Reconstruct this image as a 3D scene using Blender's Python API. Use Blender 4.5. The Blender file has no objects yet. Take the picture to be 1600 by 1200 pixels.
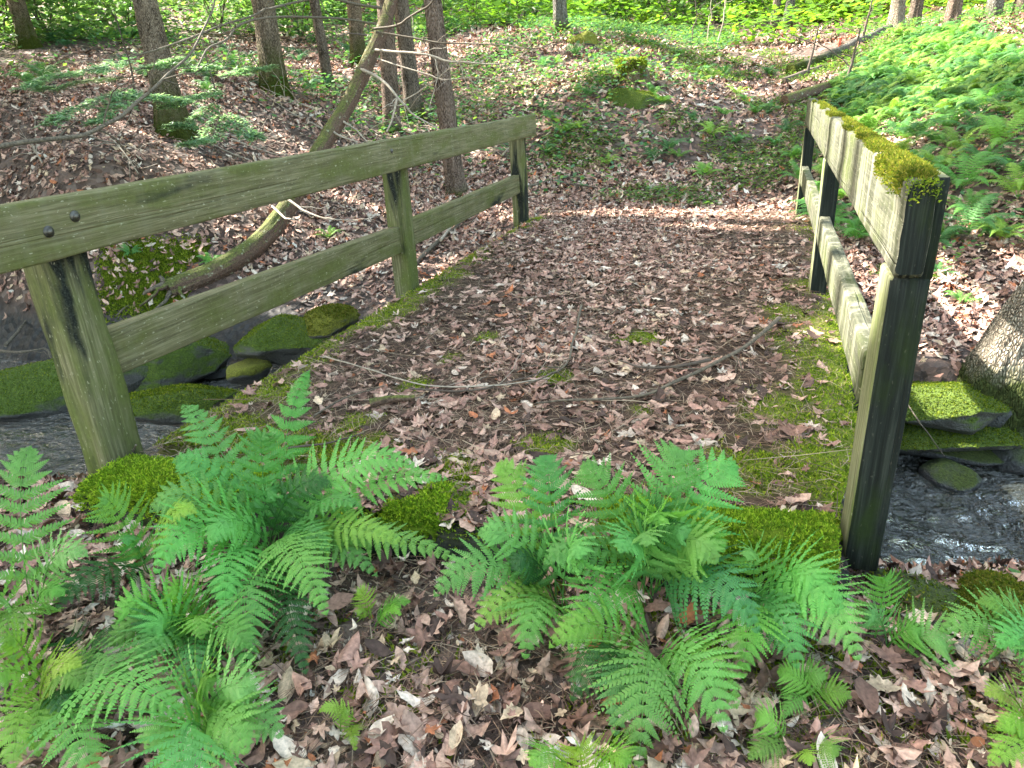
import bpy, math, random
import numpy as np
from mathutils import Matrix, Vector

rng = np.random.default_rng(7)
random.seed(7)
S = bpy.context.scene
COL = S.collection
R = math.radians

# ------------------------------------------------------------------ camera
F_PX, EYE = 1109.0, 1.35
def _cv(px, py):
    v = np.array([px - 800.0, 600.0 - py, -F_PX]); return v / np.linalg.norm(v)
_Y = _cv(1205, 115); _Z = -_cv(935, 3241); _Z = _Z - _Y * (_Z @ _Y); _Z /= np.linalg.norm(_Z)
ROT = np.array([np.cross(_Y, _Z), _Y, _Z])
def ray(px, py): return ROT @ _cv(px, py)
def gp(px, py, z=0.0):                 # point of the place at a height
    r = ray(px, py); return np.array([0, 0, EYE]) + r * ((z - EYE) / r[2])
def at(px, py, d):                     # point of the place at a horizontal distance
    r = ray(px, py); return np.array([0, 0, EYE]) + r * (d / math.hypot(r[0], r[1]))
cam = bpy.data.cameras.new('camera'); co = bpy.data.objects.new('camera', cam); COL.objects.link(co)
cam.sensor_width = 36; cam.lens = F_PX / 1600 * 36; cam.clip_start = 0.05; cam.clip_end = 600
M = Matrix(ROT.tolist()).to_4x4(); M.translation = (0, 0, EYE); co.matrix_world = M
S.camera = co

# ------------------------------------------------------------------ numeric helpers
def hsh(i, j, k, seed):
    n = (i.astype(np.int64) * 374761393 + j.astype(np.int64) * 668265263 + k.astype(np.int64) * 2147483647 + seed * 974711) & 0x7fffffff
    n = ((n ^ (n >> 13)) * 1274126177) & 0x7fffffff
    n = ((n ^ (n >> 16)) * 60493) & 0x7fffffff
    return (n & 0xffff) / 65535.0
def vn(p, s=1.0, seed=0):              # value noise 0..1 at points (N,3) or (N,2)
    p = np.asarray(p, float) * s
    if p.shape[1] == 2: p = np.c_[p, np.zeros(len(p))]
    i = np.floor(p); f = p - i; i = i.astype(np.int64); f = f * f * (3 - 2 * f)
    out = 0
    for a in (0, 1):
        for b in (0, 1):
            for c in (0, 1):
                w = (f[:, 0] if a else 1 - f[:, 0]) * (f[:, 1] if b else 1 - f[:, 1]) * (f[:, 2] if c else 1 - f[:, 2])
                out = out + w * hsh(i[:, 0] + a, i[:, 1] + b, i[:, 2] + c, seed)
    return out
def fbm(p, s=1.0, seed=0, o=4):
    t, a, n = 0, 1.0, 0
    for q in range(o):
        t = t + a * vn(p, s, seed + q); n += a; a *= .5; s *= 2.03
    return t / n
def sst(a, b, x): t = np.clip((x - a) / (b - a), 0, 1); return t * t * (3 - 2 * t)
def nz(v): return v / np.maximum(np.linalg.norm(v, axis=-1, keepdims=True), 1e-9)

ORI = {}
def tag(o, label=None, cat=None, group=None, kind=None):
    if label: o['label'] = label
    if cat: o['category'] = cat
    if group: o['group'] = group
    if kind: o['kind'] = kind
    return o
def empty(name, loc, label=None, cat=None, group=None):
    o = bpy.data.objects.new(name, None); COL.objects.link(o); o.location = tuple(loc)
    o.empty_display_size = .1; ORI[o] = np.array(loc, float); return tag(o, label, cat, group)
class MB:
    def __init__(s): s.V = []; s.F = {}; s.C = []; s.n = 0; s.has = False
    def add(s, V, F, col=None):
        V = np.asarray(V, float).reshape(-1, 3); F = np.asarray(F, np.int64)
        s.V.append(V); s.F.setdefault(F.shape[1], []).append(F + s.n)
        c = np.ones((len(V), 4))
        if col is not None: c[:, :3] = col; s.has = True
        s.C.append(c); s.n += len(V); return s
    def build(s, name, mat, parent=None, smooth=False, origin=None):
        V = np.concatenate(s.V)
        o_ = ORI[parent] if parent is not None else (np.array(origin, float) if origin is not None else np.zeros(3))
        V = V - o_
        me = bpy.data.meshes.new(name); me.vertices.add(len(V)); me.vertices.foreach_set('co', V.astype(np.float32).ravel())
        lv = []; lt = []
        for k, fs in s.F.items():
            f = np.concatenate(fs); lv.append(f.ravel()); lt.append(np.full(len(f), k))
        lv = np.concatenate(lv); lt = np.concatenate(lt); ls = np.r_[0, np.cumsum(lt)[:-1]]
        me.loops.add(len(lv)); me.polygons.add(len(lt))
        me.loops.foreach_set('vertex_index', lv.astype(np.int32))
        me.polygons.foreach_set('loop_start', ls.astype(np.int32))
        me.polygons.foreach_set('loop_total', lt.astype(np.int32))
        if smooth: me.polygons.foreach_set('use_smooth', np.ones(len(lt), bool))
        me.update(calc_edges=True)
        if s.has:
            at_ = me.color_attributes.new('col', 'FLOAT_COLOR', 'POINT')
            at_.data.foreach_set('color', np.concatenate(s.C).astype(np.float32).ravel())
        ms = mat if isinstance(mat, (list, tuple)) else [mat]
        for m in ms: me.materials.append(m)
        o = bpy.data.objects.new(name, me); COL.objects.link(o)
        if parent is not None: o.parent = parent; ORI[o] = o_
        elif origin is not None: o.location = tuple(origin); ORI[o] = o_
        else: ORI[o] = o_
        return o

def resample(P, n):
    P = np.asarray(P, float); m = len(P)
    if m == 2: t = np.linspace(0, 1, n)[:, None]; return P[0] * (1 - t) + P[1] * t
    Q = np.vstack([2 * P[0] - P[1], P, 2 * P[-1] - P[-2]])
    u = np.linspace(0, m - 1 - 1e-6, n); i = u.astype(int); f = (u - i)[:, None]
    a, b, c, d = Q[i], Q[i + 1], Q[i + 2], Q[i + 3]
    return .5 * (2 * b + (c - a) * f + (2 * a - 5 * b + 4 * c - d) * f ** 2 + (3 * b - a - 3 * c + d) * f ** 3)
def tube(mb, P, rad, sides=6, disp=None, cap=True, col=None):
    P = np.asarray(P, float); n = len(P); rad = np.broadcast_to(np.asarray(rad, float), (n,))
    T = nz(np.gradient(P, axis=0))
    u = np.cross(T[0], [0, 0, 1.0]);
    if np.linalg.norm(u) < .05: u = np.array([1.0, 0, 0])
    U = np.zeros((n, 3)); u = u / np.linalg.norm(u)
    for k in range(n):
        u = u - T[k] * (u @ T[k]); u = u / np.linalg.norm(u); U[k] = u
    W = np.cross(T, U)
    a = np.linspace(0, 2 * np.pi, sides, endpoint=False)
    rr = np.repeat(rad[:, None], sides, 1)
    if disp is not None: rr = rr * disp(a, P)
    V = P[:, None, :] + (U[:, None, :] * np.cos(a)[None, :, None] + W[:, None, :] * np.sin(a)[None, :, None]) * rr[..., None]
    i, j = np.meshgrid(np.arange(n - 1), np.arange(sides), indexing='ij'); j2 = (j + 1) % sides
    F = np.stack([i * sides + j, i * sides + j2, (i + 1) * sides + j2, (i + 1) * sides + j], -1).reshape(-1, 4)
    mb.add(V.reshape(-1, 3), F, col)
    if cap:
        c = np.vstack([V[-1], P[-1] + T[-1] * rad[-1] * .25]); q = np.arange(sides)
        mb.add(c, np.stack([q, (q + 1) % sides, np.full(sides, sides)], -1), col)
        c = np.vstack([V[0], P[0]]); mb.add(c, np.stack([(q + 1) % sides, q, np.full(sides, sides)], -1), col)
    return mb
def jit_path(P, n, amp, seed):
    Q = resample(P, n); L = np.linalg.norm(Q[-1] - Q[0])
    t = np.linspace(0, 8, n)
    o = np.stack([vn(np.c_[t, t * 0 + seed, t * 0 + k], 1.0, seed + k) - .5 for k in range(3)], -1)
    w = np.sin(np.linspace(0, np.pi, n))[:, None] * .7 + .3 * np.linspace(0, 1, n)[:, None]
    return Q + o * amp * L * w
def box(mb, x0, x1, y0, y1, z0, z1, bev=.008, seg=(1, 1, 1), amp=0.0, seed=0, fn=None):
    """timber with worn edges: rounded box lofted along its longest axis"""
    d = np.array([x1 - x0, y1 - y0, z1 - z0]); ax = int(np.argmax(d)); o = [k for k in range(3) if k != ax]
    L = d[ax]; n = max(2, int(L / .06))
    a, b = d[o[0]] / 2, d[o[1]] / 2
    ring = []
    for sx, sy in ((1, 1), (-1, 1), (-1, -1), (1, -1)):
        pts = [(sx * a, sy * (b - bev)), (sx * (a - bev * .3), sy * (b - bev * .3)), (sx * (a - bev), sy * b)]
        if sx * sy < 0: pts = pts[::-1]
        ring += pts
    # side subdivisions
    full = []
    m = len(ring)
    for k in range(m):
        p, q = np.array(ring[k]), np.array(ring[(k + 1) % m]); full.append(p)
        g = np.linalg.norm(q - p)
        if g > bev * 3:
            for t in np.linspace(0, 1, 6)[1:-1]: full.append(p * (1 - t) + q * t)
    full = np.array(full); m = len(full)
    c = np.array([(x0 + x1) / 2, (y0 + y1) / 2, (z0 + z1) / 2])
    ts = np.r_[-L / 2, np.linspace(-L / 2 + bev, L / 2 - bev, n), L / 2]
    V = np.zeros((len(ts), m, 3)); V[..., ax] = ts[:, None]
    sc = np.ones(len(ts)); sc[0] = sc[-1] = 1 - bev / max(a, b)
    V[..., o[0]] = full[None, :, 0] * sc[:, None]; V[..., o[1]] = full[None, :, 1] * sc[:, None]
    if amp:
        st = V.reshape(-1, 3).copy(); st[:, ax] *= .15
        nn = np.stack([fbm(st + c + 3.1 * k, 22, seed + k, 3) - .5 for k in range(2)], -1).reshape(len(ts), m, 2)
        V[..., o[0]] += nn[..., 0] * amp; V[..., o[1]] += nn[..., 1] * amp
    V += c
    if fn is not None: V = fn(V.reshape(-1, 3)).reshape(V.shape)
    i, j = np.meshgrid(np.arange(len(ts) - 1), np.arange(m), indexing='ij'); j2 = (j + 1) % m
    Fq = np.stack([i * m + j, i * m + j2, (i + 1) * m + j2, (i + 1) * m + j], -1).reshape(-1, 4)
    flip = (ax == 1)
    if flip: Fq = Fq[:, ::-1]
    base = mb.n
    mb.add(V.reshape(-1, 3), Fq)
    for e, rev in ((0, not flip), (len(ts) - 1, flip)):
        q = np.arange(m); f = (q[::-1] if rev else q)[None, :]
        mb.add(V[e], f)
    return mb

# ------------------------------------------------------------------ terrain
CP = [(0, 0, -.1), (-2, 0, -.1), (2, 0, -.12), (-4.5, 1, -.2), (3, 1, -.2), (-2, 1.6, -.11), (-1, 1.6, -.09), (0, 1.6, -.1), (0, -4, -.1), (-5, -4, -.1),
      (5, -4, -.1), (-2.6, 5.2, -.28), (-3.6, 5.0, -.42), (-1, 5.6, -.16), (0, 6, -.12), (-4.8, 4.9, -.5), (-7.5, 4.8, -.35), (0, 7.2, -.07), (-1.4, 8.3, 0), (-2.4, 7.6, -.08), (.4, 8.4, -.02), (1.1, 5.2, -.3), (1.9, 5.4, -.2),
      (1.0, 6.5, -.1), (2, 6.6, .0), (3.2, 6, .15), (0, 9.3, .08), (-.1, 11, .42), (-.2, 13, .9), (.2, 16, 1.38), (0, 20, 1.9), (0, 26, 2.54), (.5, 40, 4.5),
      (-3.2, 6.2, -.25), (-4.3, 6.4, -.12), (-20, 30, 5.5), (20, 30, 6), (0, 70, 8), (-50, 40, 9), (50, 40, 9), (50, 0, 5), (-50, 0, 5), (-20, -20, 0), (20, -20, 0), (-50, 75, 12), (50, 75, 12), (7, 3, .4), (-12, 2, .3), (-12, 6, .8)]
for px, py, d in [(275, 215, 10), (430, 140, 12), (515, 138, 14.5), (560, 105, 17), (613, 205, 12.3), (712, 305, 9.3), (875, 48, 17), (45, 75, 18), (165, 40, 22),
                  (1397, 50, 19), (1485, 40, 17), (1592, 30, 18), (985, 125, 12.5), (1230, 155, 13), (1240, 110, 16), (1400, 350, 7.2), (1500, 250, 8.2),
                  (1600, 150, 9.8), (1500, 120, 12), (1400, 180, 11), (1340, 260, 9), (1600, 80, 13), (100, 250, 8.6), (20, 180, 10.5), (1130, 200, 11.2)]:
    CP.append(tuple(at(px, py, d)))
CP = np.array(CP)
def _phi(r2): return np.where(r2 > 1e-9, r2 * np.log(np.maximum(r2, 1e-9)) * .5, 0)
_n = len(CP); _K = _phi(((CP[:, None, :2] - CP[None, :, :2]) ** 2).sum(-1)) + np.eye(_n) * .25
_P = np.c_[np.ones(_n), CP[:, :2]]
_A = np.block([[_K, _P], [_P.T, np.zeros((3, 3))]])
_W = np.linalg.solve(_A, np.r_[CP[:, 2], 0, 0, 0])
WATER = -.74
def stream_y(x): return 3.55 + .1 * np.sin(x * 1.3) - .12 * np.maximum(0, -6.5 - x) ** 1.6 - .12 * np.maximum(0, x - 2.6) ** 1.6
def hill(x, y):
    x = np.asarray(x, float); y = np.asarray(y, float); sh = x.shape; x = x.ravel(); y = y.ravel(); out = np.zeros(len(x))
    for a in range(0, len(x), 20000):
        xx, yy = x[a:a + 20000], y[a:a + 20000]
        out[a:a + 20000] = _phi((xx[:, None] - CP[None, :, 0]) ** 2 + (yy[:, None] - CP[None, :, 1]) ** 2) @ _W[:_n] + _W[_n] + _W[_n + 1] * xx + _W[_n + 2] * yy
    return out.reshape(sh)
def h(x, y):
    x = np.asarray(x, float); y = np.asarray(y, float)
    z = hill(x, y)
    p = np.stack([x.ravel(), y.ravel()], -1)
    n1 = (fbm(p, .9, 3, 3) - .5).reshape(x.shape); n2 = (fbm(p, 4.5, 9, 3) - .5).reshape(x.shape)
    z = z + n1 * .16 * sst(4.5, 9, y) + n2 * .05
    d = np.abs(y - stream_y(x) + n1 * .5)
    far = sst(.7, 1.1, x) * (y > stream_y(x)); nl = sst(-2.35, -2.75, x) * (y < stream_y(x)); s = 1 - sst(.7 - .2 * far + .5 * nl, 1.5 - .62 * far + .16 * nl, d)
    bed = -.95 + n2 * .2
    return z * (1 - s) + np.minimum(bed, z) * s
def h1(x, y): return float(h(np.array([x]), np.array([y]))[0])
def normal(x, y, e=.15):
    return nz(np.stack([-(h(x + e, y) - h(x - e, y)) / (2 * e), -(h(x, y + e) - h(x, y - e)) / (2 * e), np.ones_like(x)], -1))
# bridge footprint and the litter lying on it
BX0, BX1, BY0, BY1 = -2.40, .55, 1.75, 8.0
def bx1(y): return .335 + .135 * sst(2.2, 2.9, y) + .11 * sst(3.0, 6.0, y)
def deck_z(x, y):
    p = np.stack([np.ravel(x), np.ravel(y)], -1)
    n = (fbm(p, 1.6, 21, 3).reshape(np.shape(x)) - .5)
    edge = np.minimum(sst(-2.42, -2.2, x), sst(.0, .16, bx1(y) - x))
    return .0 + edge * (.022 + n * .035) - (1 - edge) * .01
MPATCH = [tuple(gp(px, py, .02)[:2]) + (r,) for px, py, r in [(760, 524, .10), (997, 531, .14), (855, 692, .14), (430, 610, .2), (500, 715, .28), (858, 592, .12), (650, 603, .1),
          (560, 660, .1), (1000, 640, .06), (340, 690, .3), (420, 700, .22), (690, 765, .25), (700, 560, .07), (1235, 490, .2), (1210, 640, .2), (1180, 735, .2), (600, 460, .12), (700, 430, .2)]]
def mossmask(x, y):
    p = np.stack([np.ravel(x), np.ravel(y)], -1)
    n = (fbm(p, 3.2, 31, 4)).reshape(np.shape(x)); n3 = (fbm(p, 12, 33, 2)).reshape(np.shape(x))
    m = 1 - sst(.0, .30, x - BX0 + (n - .5) * .5)
    m = np.maximum(m, sst(.36, .05, bx1(y) - x + (n - .5) * .7) * sst(8.6, 5.5, y))
    m = np.maximum(m, sst(.55, .15, y - 1.75 + (n - .5) * 1.1) * (.45 + .55 * sst(-.6, -.2, x) + .55 * sst(-1.5, -1.9, x)))
    for a, b, r in MPATCH: m = np.maximum(m, sst(1.25, .3, np.hypot(x - a, y - b) / r + (n3 - .5) * 1.0))
    return np.clip(m, 0, 1)
def surf(x, y):
    inb = (x > BX0) & (x < bx1(y)) & (y > 2.0) & (y < BY1)
    g = h(x, y); return np.where(inb, np.maximum(deck_z(x, y), g), g), inb

def onpx(px, py, d0=3, d1=40):      # where a view ray meets the hill
    r = ray(px, py); k = math.hypot(r[0], r[1]); ds = np.linspace(d0, d1, 500); P = np.array([0, 0, EYE])[None] + r[None] * (ds / k)[:, None]
    z = h(P[:, 0], P[:, 1]); w = np.where(P[:, 2] < z)[0]; return P[w[0]] if len(w) else None
# ------------------------------------------------------------------ sun
SUN_EL, SUN_AZ = R(40), R(-6)        # light travels towards +x and a little towards -y
SDIR = np.array([math.cos(SUN_EL) * math.cos(SUN_AZ), math.cos(SUN_EL) * math.sin(SUN_AZ), -math.sin(SUN_EL)])
LIT = [(-4.2, 6.3, 1.8, 1.2, .28), (-3.2, 5.6, 1.0, .9, .30), (-3.3, 7.4, 1.0, .8, .4), (-6.4, 7.6, 2.2, 1.0, .47), (.0, 7.7, .95, .9, .25), (-2.2, 7.4, .7, .35, .2), (-1.3, 7.8, .7, .35, .36), (-5.5, 10.5, 2.5, 1.2, .5), (-8.5, 9, 2, 1.5, .52), (1.75, 3.9, 1.0, 2.1, .0), (1.5, 6.1, .8, .9, .3),
       (4.2, 10.5, 3.0, 3.6, .46), (5, 16, 5, 4, .42), (0, 22, 7, 6, .40), (-8, 20, 7, 6, .46), (-14, 16, 5, 5, .45), (0, 33, 30, 9, .36), (-2.5, 13.5, 2.6, 2.2, .5)]
def lit(x, y):
    p = np.stack([x, y], -1); n = fbm(p, 1.5, 77, 3); m = np.zeros(len(x), bool)
    for a, b, ra, rb, th in LIT: m |= (((x - a) / ra) ** 2 + ((y - b) / rb) ** 2 < 1) & (n > th)
    return m
def keep_shade(P):                   # drops crown leaves that would shade the chosen sun patches
    t = (P[:, 2] - 0.0) / -SDIR[2]; g = P + SDIR * t[:, None]
    for _ in range(2):
        z = hill(g[:, 0], g[:, 1]); t = (P[:, 2] - z) / -SDIR[2]; t = np.clip(t, 0, 60); g = P + SDIR * t[:, None]
    x, y = g[:, 0], g[:, 1]; return ~(lit(x, y) | lit(x + .2, y) | lit(x - .2, y) | lit(x, y + .16) | lit(x, y - .16))

# ------------------------------------------------------------------ materials
def new_mat(name):
    m = bpy.data.materials.new(name); m.use_nodes = True; nt = m.node_tree; nt.nodes.clear()
    out = nt.nodes.new('ShaderNodeOutputMaterial'); b = nt.nodes.new('ShaderNodeBsdfPrincipled'); nt.links.new(b.outputs[0], out.inputs[0])
    return m, nt, b, out
class G:
    def __init__(s, nt): s.nt = nt
    def n(s, t, **k):
        o = s.nt.nodes.new('ShaderNode' + t)
        for a, b in k.items():
            if a.startswith('_'): setattr(o, a[1:], b)
            else: s.set(o.inputs[a.replace('__', ' ')], b)
        return o
    def set(s, inp, v):
        if isinstance(v, bpy.types.NodeSocket): s.nt.links.new(v, inp)
        else: inp.default_value = v
    def mix(s, f, a, b, mode='MIX'):
        o = s.nt.nodes.new('ShaderNodeMix'); o.data_type = 'RGBA'; o.blend_type = mode
        s.set(o.inputs[0], f); s.set(o.inputs[6], a if not isinstance(a, tuple) else (*a, 1)[:4]); s.set(o.inputs[7], b if not isinstance(b, tuple) else (*b, 1)[:4]); return o.outputs[2]
    def ramp(s, f, *st):
        o = s.nt.nodes.new('ShaderNodeValToRGB'); s.set(o.inputs[0], f); e = o.color_ramp.elements
        while len(e) < len(st): e.new(.5)
        for k, (p, c) in enumerate(st): e[k].position = p; e[k].color = (*c, 1) if isinstance(c, tuple) else (c, c, c, 1)
        return o.outputs[0]
    def noise(s, vec, scale, detail=4, rough=.55, dist=0.0):
        o = s.n('TexNoise', Vector=vec, Scale=scale, Detail=detail, Roughness=rough, Distortion=dist); return o.outputs['Fac']
    def map(s, vec, sc): return s.n('Mapping', Vector=vec, Scale=sc).outputs[0]
    def coord(s, k='Object'): return s.nt.nodes.new('ShaderNodeTexCoord').outputs[k]
    def math(s, op, a, b=0.0):
        o = s.nt.nodes.new('ShaderNodeMath'); o.operation = op; s.set(o.inputs[0], a); s.set(o.inputs[1], b); return o.outputs[0]
    def bump(s, hgt, st=.5, d=.02, nrm=None):
        o = s.n('Bump', Strength=st, Distance=d, Height=hgt)
        if nrm is not None: s.set(o.inputs['Normal'], nrm)
        return o.outputs[0]
    def up(s):
        g = s.nt.nodes.new('ShaderNodeNewGeometry'); x = s.nt.nodes.new('ShaderNodeSeparateXYZ'); s.nt.links.new(g.outputs['Normal'], x.inputs[0]); return x.outputs[2]
    def posz(s):
        g = s.nt.nodes.new('ShaderNodeNewGeometry'); x = s.nt.nodes.new('ShaderNodeSeparateXYZ'); s.nt.links.new(g.outputs['Position'], x.inputs[0]); return x.outputs[2]

def mat_ground():
    m, nt, b, _ = new_mat('forest soil and leaf litter'); g = G(nt); c = g.coord()
    n1 = g.noise(c, 6, 6, .65); n2 = g.noise(c, .7, 3)
    v = g.n('TexVoronoi', Vector=c, Scale=13.0, Randomness=1.0); vs = g.n('SeparateColor', Color=v.outputs['Color']).outputs[0]
    lf = g.ramp(vs, (.0, (.05, .03, .024)), (.35, (.13, .08, .06)), (.6, (.22, .145, .115)), (.85, (.33, .25, .21)), (1, (.16, .07, .04)))
    soil = g.ramp(n1, (.3, (.018, .012, .009)), (.7, (.075, .05, .038)))
    base = g.mix(.45, soil, lf)
    mud = g.ramp(n1, (.3, (.008, .008, .008)), (.75, (.038, .035, .033)))
    z = g.posz(); w = g.n('MapRange', Value=z); w.inputs[1].default_value = -.27; w.inputs[2].default_value = -.45; w.inputs[3].default_value = 0; w.inputs[4].default_value = 1
    base = g.mix(w.outputs[0], base, mud)
    pv = g.n('TexVoronoi', Vector=c, Scale=9.0); peb = g.ramp(g.n('SeparateColor', Color=pv.outputs['Color']).outputs[0], (.2, (.02, .017, .013)), (.6, (.07, .055, .036)), (1, (.15, .12, .09)))
    w2 = g.n('MapRange', Value=z); w2.inputs[1].default_value = -.78; w2.inputs[2].default_value = -.86; w2.inputs[3].default_value = 0; w2.inputs[4].default_value = 1
    base = g.mix(w2.outputs[0], base, peb)
    nt.links.new(base, b.inputs['Base Color'])
    b.inputs['Roughness'].default_value = .85
    rr = g.n('MapRange', Value=w.outputs[0]); rr.inputs[3].default_value = .9; rr.inputs[4].default_value = .6; nt.links.new(rr.outputs[0], b.inputs['Roughness'])
    hh = g.math('ADD', g.math('MULTIPLY', v.outputs['Distance'], .8), n1)
    nt.links.new(g.bump(hh, .9, .05), b.inputs['Normal']); return m
def mat_attr(name, rough=.8, trans=0.0, var=.25, nscale=60, spec=.3, tcol=1.3, objcol=False):
    m, nt, b, out = new_mat(name); g = G(nt)
    if objcol: c = nt.nodes.new('ShaderNodeObjectInfo').outputs['Color']
    else: c = g.n('Attribute', _attribute_name='col').outputs['Color']
    n = g.noise(g.coord(), nscale, 3); k = g.ramp(n, (.25, 1 - var), (.75, 1 + var))
    c = g.mix(1.0, c, k, 'MULTIPLY'); nt.links.new(c, b.inputs['Base Color'])
    b.inputs['Roughness'].default_value = rough; b.inputs['Specular IOR Level'].default_value = spec
    if trans > 0:
        t = g.n('BsdfTranslucent'); c2 = g.mix(1.0, c, (tcol, tcol * 1.05, tcol * .6), 'MULTIPLY'); nt.links.new(c2, t.inputs[0])
        mx = g.n('MixShader', Fac=trans); nt.links.new(b.outputs[0], mx.inputs[1]); nt.links.new(t.outputs[0], mx.inputs[2]); nt.links.new(mx.outputs[0], out.inputs[0])
    return m
def mat_bark(name, c0, c1, moss=.0, mossc=(.075, .10, .012), lich=0.0, sc=1.0):
    m, nt, b, _ = new_mat(name); g = G(nt); c = g.coord()
    st = g.map(c, (sc, sc, sc * .16)); d = g.noise(st, 20, 5, .62, .5)
    v = g.n('TexVoronoi', Vector=g.map(c, (sc * 19, sc * 19, sc * 3.4)), _feature='DISTANCE_TO_EDGE').outputs['Distance']
    hgt = g.math('ADD', g.math('MULTIPLY', g.ramp(v, (.0, 0.0), (.35, 1.0)), .8), d)
    base = g.ramp(hgt, (.42, tuple(x * .22 for x in c0)), (.72, c0), (1.0, c1))
    big = g.noise(c, 2.2, 3); base = g.mix(1.0, base, g.ramp(big, (.3, .72), (.7, 1.2)), 'MULTIPLY')
    if lich: base = g.mix(g.math('MULTIPLY', g.ramp(g.noise(c, 26, 4, .7), (.56, 0.0), (.66, 1.0)), lich), base, (.34, .36, .29))
    if moss:
        s = nt.nodes.new('ShaderNodeSeparateXYZ'); nt.links.new(c, s.inputs[0])
        f = g.n('MapRange', Value=g.math('ADD', s.outputs[2], g.math('MULTIPLY', g.noise(c, 5, 4), -1.1 * moss)))
        f.inputs[1].default_value = .28 * moss; f.inputs[2].default_value = -.35 * moss; f.inputs[3].default_value = 0; f.inputs[4].default_value = 1
        base = g.mix(f.outputs[0], base, g.ramp(g.noise(c, 40, 3), (.3, tuple(x * .5 for x in mossc)), (.7, mossc)))
    nt.links.new(base, b.inputs['Base Color']); b.inputs['Roughness'].default_value = .9; b.inputs['Specular IOR Level'].default_value = .15
    nt.links.new(g.bump(hgt, .9, .03), b.inputs['Normal']); return m
def mat_mosslog():
    m, nt, b, _ = new_mat('mossy bark of the leaning tree'); g = G(nt); c = g.coord()
    n = g.noise(c, 9, 5, .65); f = g.noise(c, 70, 3)
    bark = g.ramp(f, (.3, (.05, .032, .022)), (.7, (.16, .10, .07)))
    ms = g.ramp(f, (.3, (.04, .05, .01)), (.7, (.155, .17, .035)))
    k = g.n('MapRange', Value=g.math('ADD', g.math('MULTIPLY', g.up(), .6), n)); k.inputs[1].default_value = .68; k.inputs[2].default_value = .98
    base = g.mix(k.outputs[0], bark, ms); base = g.mix(g.ramp(g.noise(c, 22, 3), (.62, 0.0), (.7, .7)), base, (.33, .36, .24))
    nt.links.new(base, b.inputs['Base Color']); b.inputs['Roughness'].default_value = .95
    nt.links.new(g.bump(g.math('ADD', f, n), .8, .02), b.inputs['Normal']); return m
def mat_wood(name, ax, c0, c1, green, gamt, dark=0.0, streak=0.0, speck=.3, rough=.8):
    """weathered timber, grain along axis ax, algae, dark stains, pale run-off streaks"""
    m, nt, b, _ = new_mat(name); g = G(nt); c = g.coord()
    sc = [1.0, 1.0, 1.0]; sc[ax] = .035
    gr = g.noise(g.map(c, tuple(sc)), 95, 6, .65, .2); pl = g.noise(g.map(c, tuple(.3 if k == ax else 1 for k in range(3))), 7, 4, .6)
    base = g.ramp(gr, (.28, tuple(x * .4 for x in c0)), (.5, c0), (.78, c1))
    gf = g.n('MapRange', Value=pl); gf.inputs[1].default_value = .62 - .35 * gamt; gf.inputs[2].default_value = .8 - .35 * gamt
    gcol = g.mix(g.noise(c, 55, 3), tuple(x * .55 for x in green), tuple(x * 1.3 for x in green))
    base = g.mix(g.math('MULTIPLY', gf.outputs[0], .82), base, gcol)
    if streak:                              # vertical run-off streaks
        sn = g.noise(g.map(c, (1.0, 1.0, .06)), 17, 4, .6)
        base = g.mix(g.math('MULTIPLY', g.ramp(sn, (.48, 0.0), (.62, 1.0)), streak), base, (.21, .205, .155))
        base = g.mix(g.math('MULTIPLY', g.ramp(sn, (.30, 1.0), (.42, 0.0)), streak * .8), base, (.05, .055, .03))
    if dark:
        dn = g.noise(g.map(c, tuple(.22 if k == ax else 1 for k in range(3))), 6.5, 4, .55, .3)
        base = g.mix(g.ramp(dn, (.26 + .25 * dark, 1.0), (.36 + .25 * dark, 0.0)), base, g.ramp(g.noise(c, 140, 2), (.4, (.008, .010, .009)), (.75, (.035, .042, .036))))
    sp = g.ramp(g.noise(g.map(c, tuple(.35 if k == ax else 1 for k in range(3))), 120, 2, .5), (.66, 0.0), (.72, 1.0))
    base = g.mix(g.math('MULTIPLY', sp, speck), base, (.46, .45, .33))
    nt.links.new(base, b.inputs['Base Color']); b.inputs['Roughness'].default_value = rough; b.inputs['Specular IOR Level'].default_value = .12
    ck = g.ramp(g.noise(g.map(c, tuple(.012 if k == ax else 1 for k in range(3))), 26, 3, .5), (.34, 0.0), (.38, 1.0))
    nt.links.new(g.bump(g.math('ADD', g.math('MULTIPLY', gr, .6), ck), .7, .008), b.inputs['Normal']); return m
def mat_rock(name, rockc, mossc, lo, hi):
    m, nt, b, _ = new_mat(name); g = G(nt); c = g.coord(); n = g.noise(c, 7, 6, .65); f = g.noise(c, 90, 3, .6)
    rk = g.ramp(g.noise(c, 18, 6, .7), (.3, tuple(x * .45 for x in rockc)), (.7, rockc))
    ms = g.ramp(f, (.3, tuple(x * .4 for x in mossc)), (.55, mossc), (.8, (mossc[0] * 1.7, mossc[1] * 1.5, mossc[2] * 1.5)))
    k = g.n('MapRange', Value=g.math('ADD', g.math('MULTIPLY', g.up(), .7), n)); k.inputs[1].default_value = lo; k.inputs[2].default_value = hi
    nt.links.new(g.mix(k.outputs[0], rk, ms), b.inputs['Base Color'])
    r = g.n('MapRange', Value=k.outputs[0]); r.inputs[3].default_value = .4; r.inputs[4].default_value = .95; nt.links.new(r.outputs[0], b.inputs['Roughness'])
    nt.links.new(g.bump(g.math('ADD', f, g.math('MULTIPLY', n, 2.0)), .8, .02), b.inputs['Normal']); return m
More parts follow.
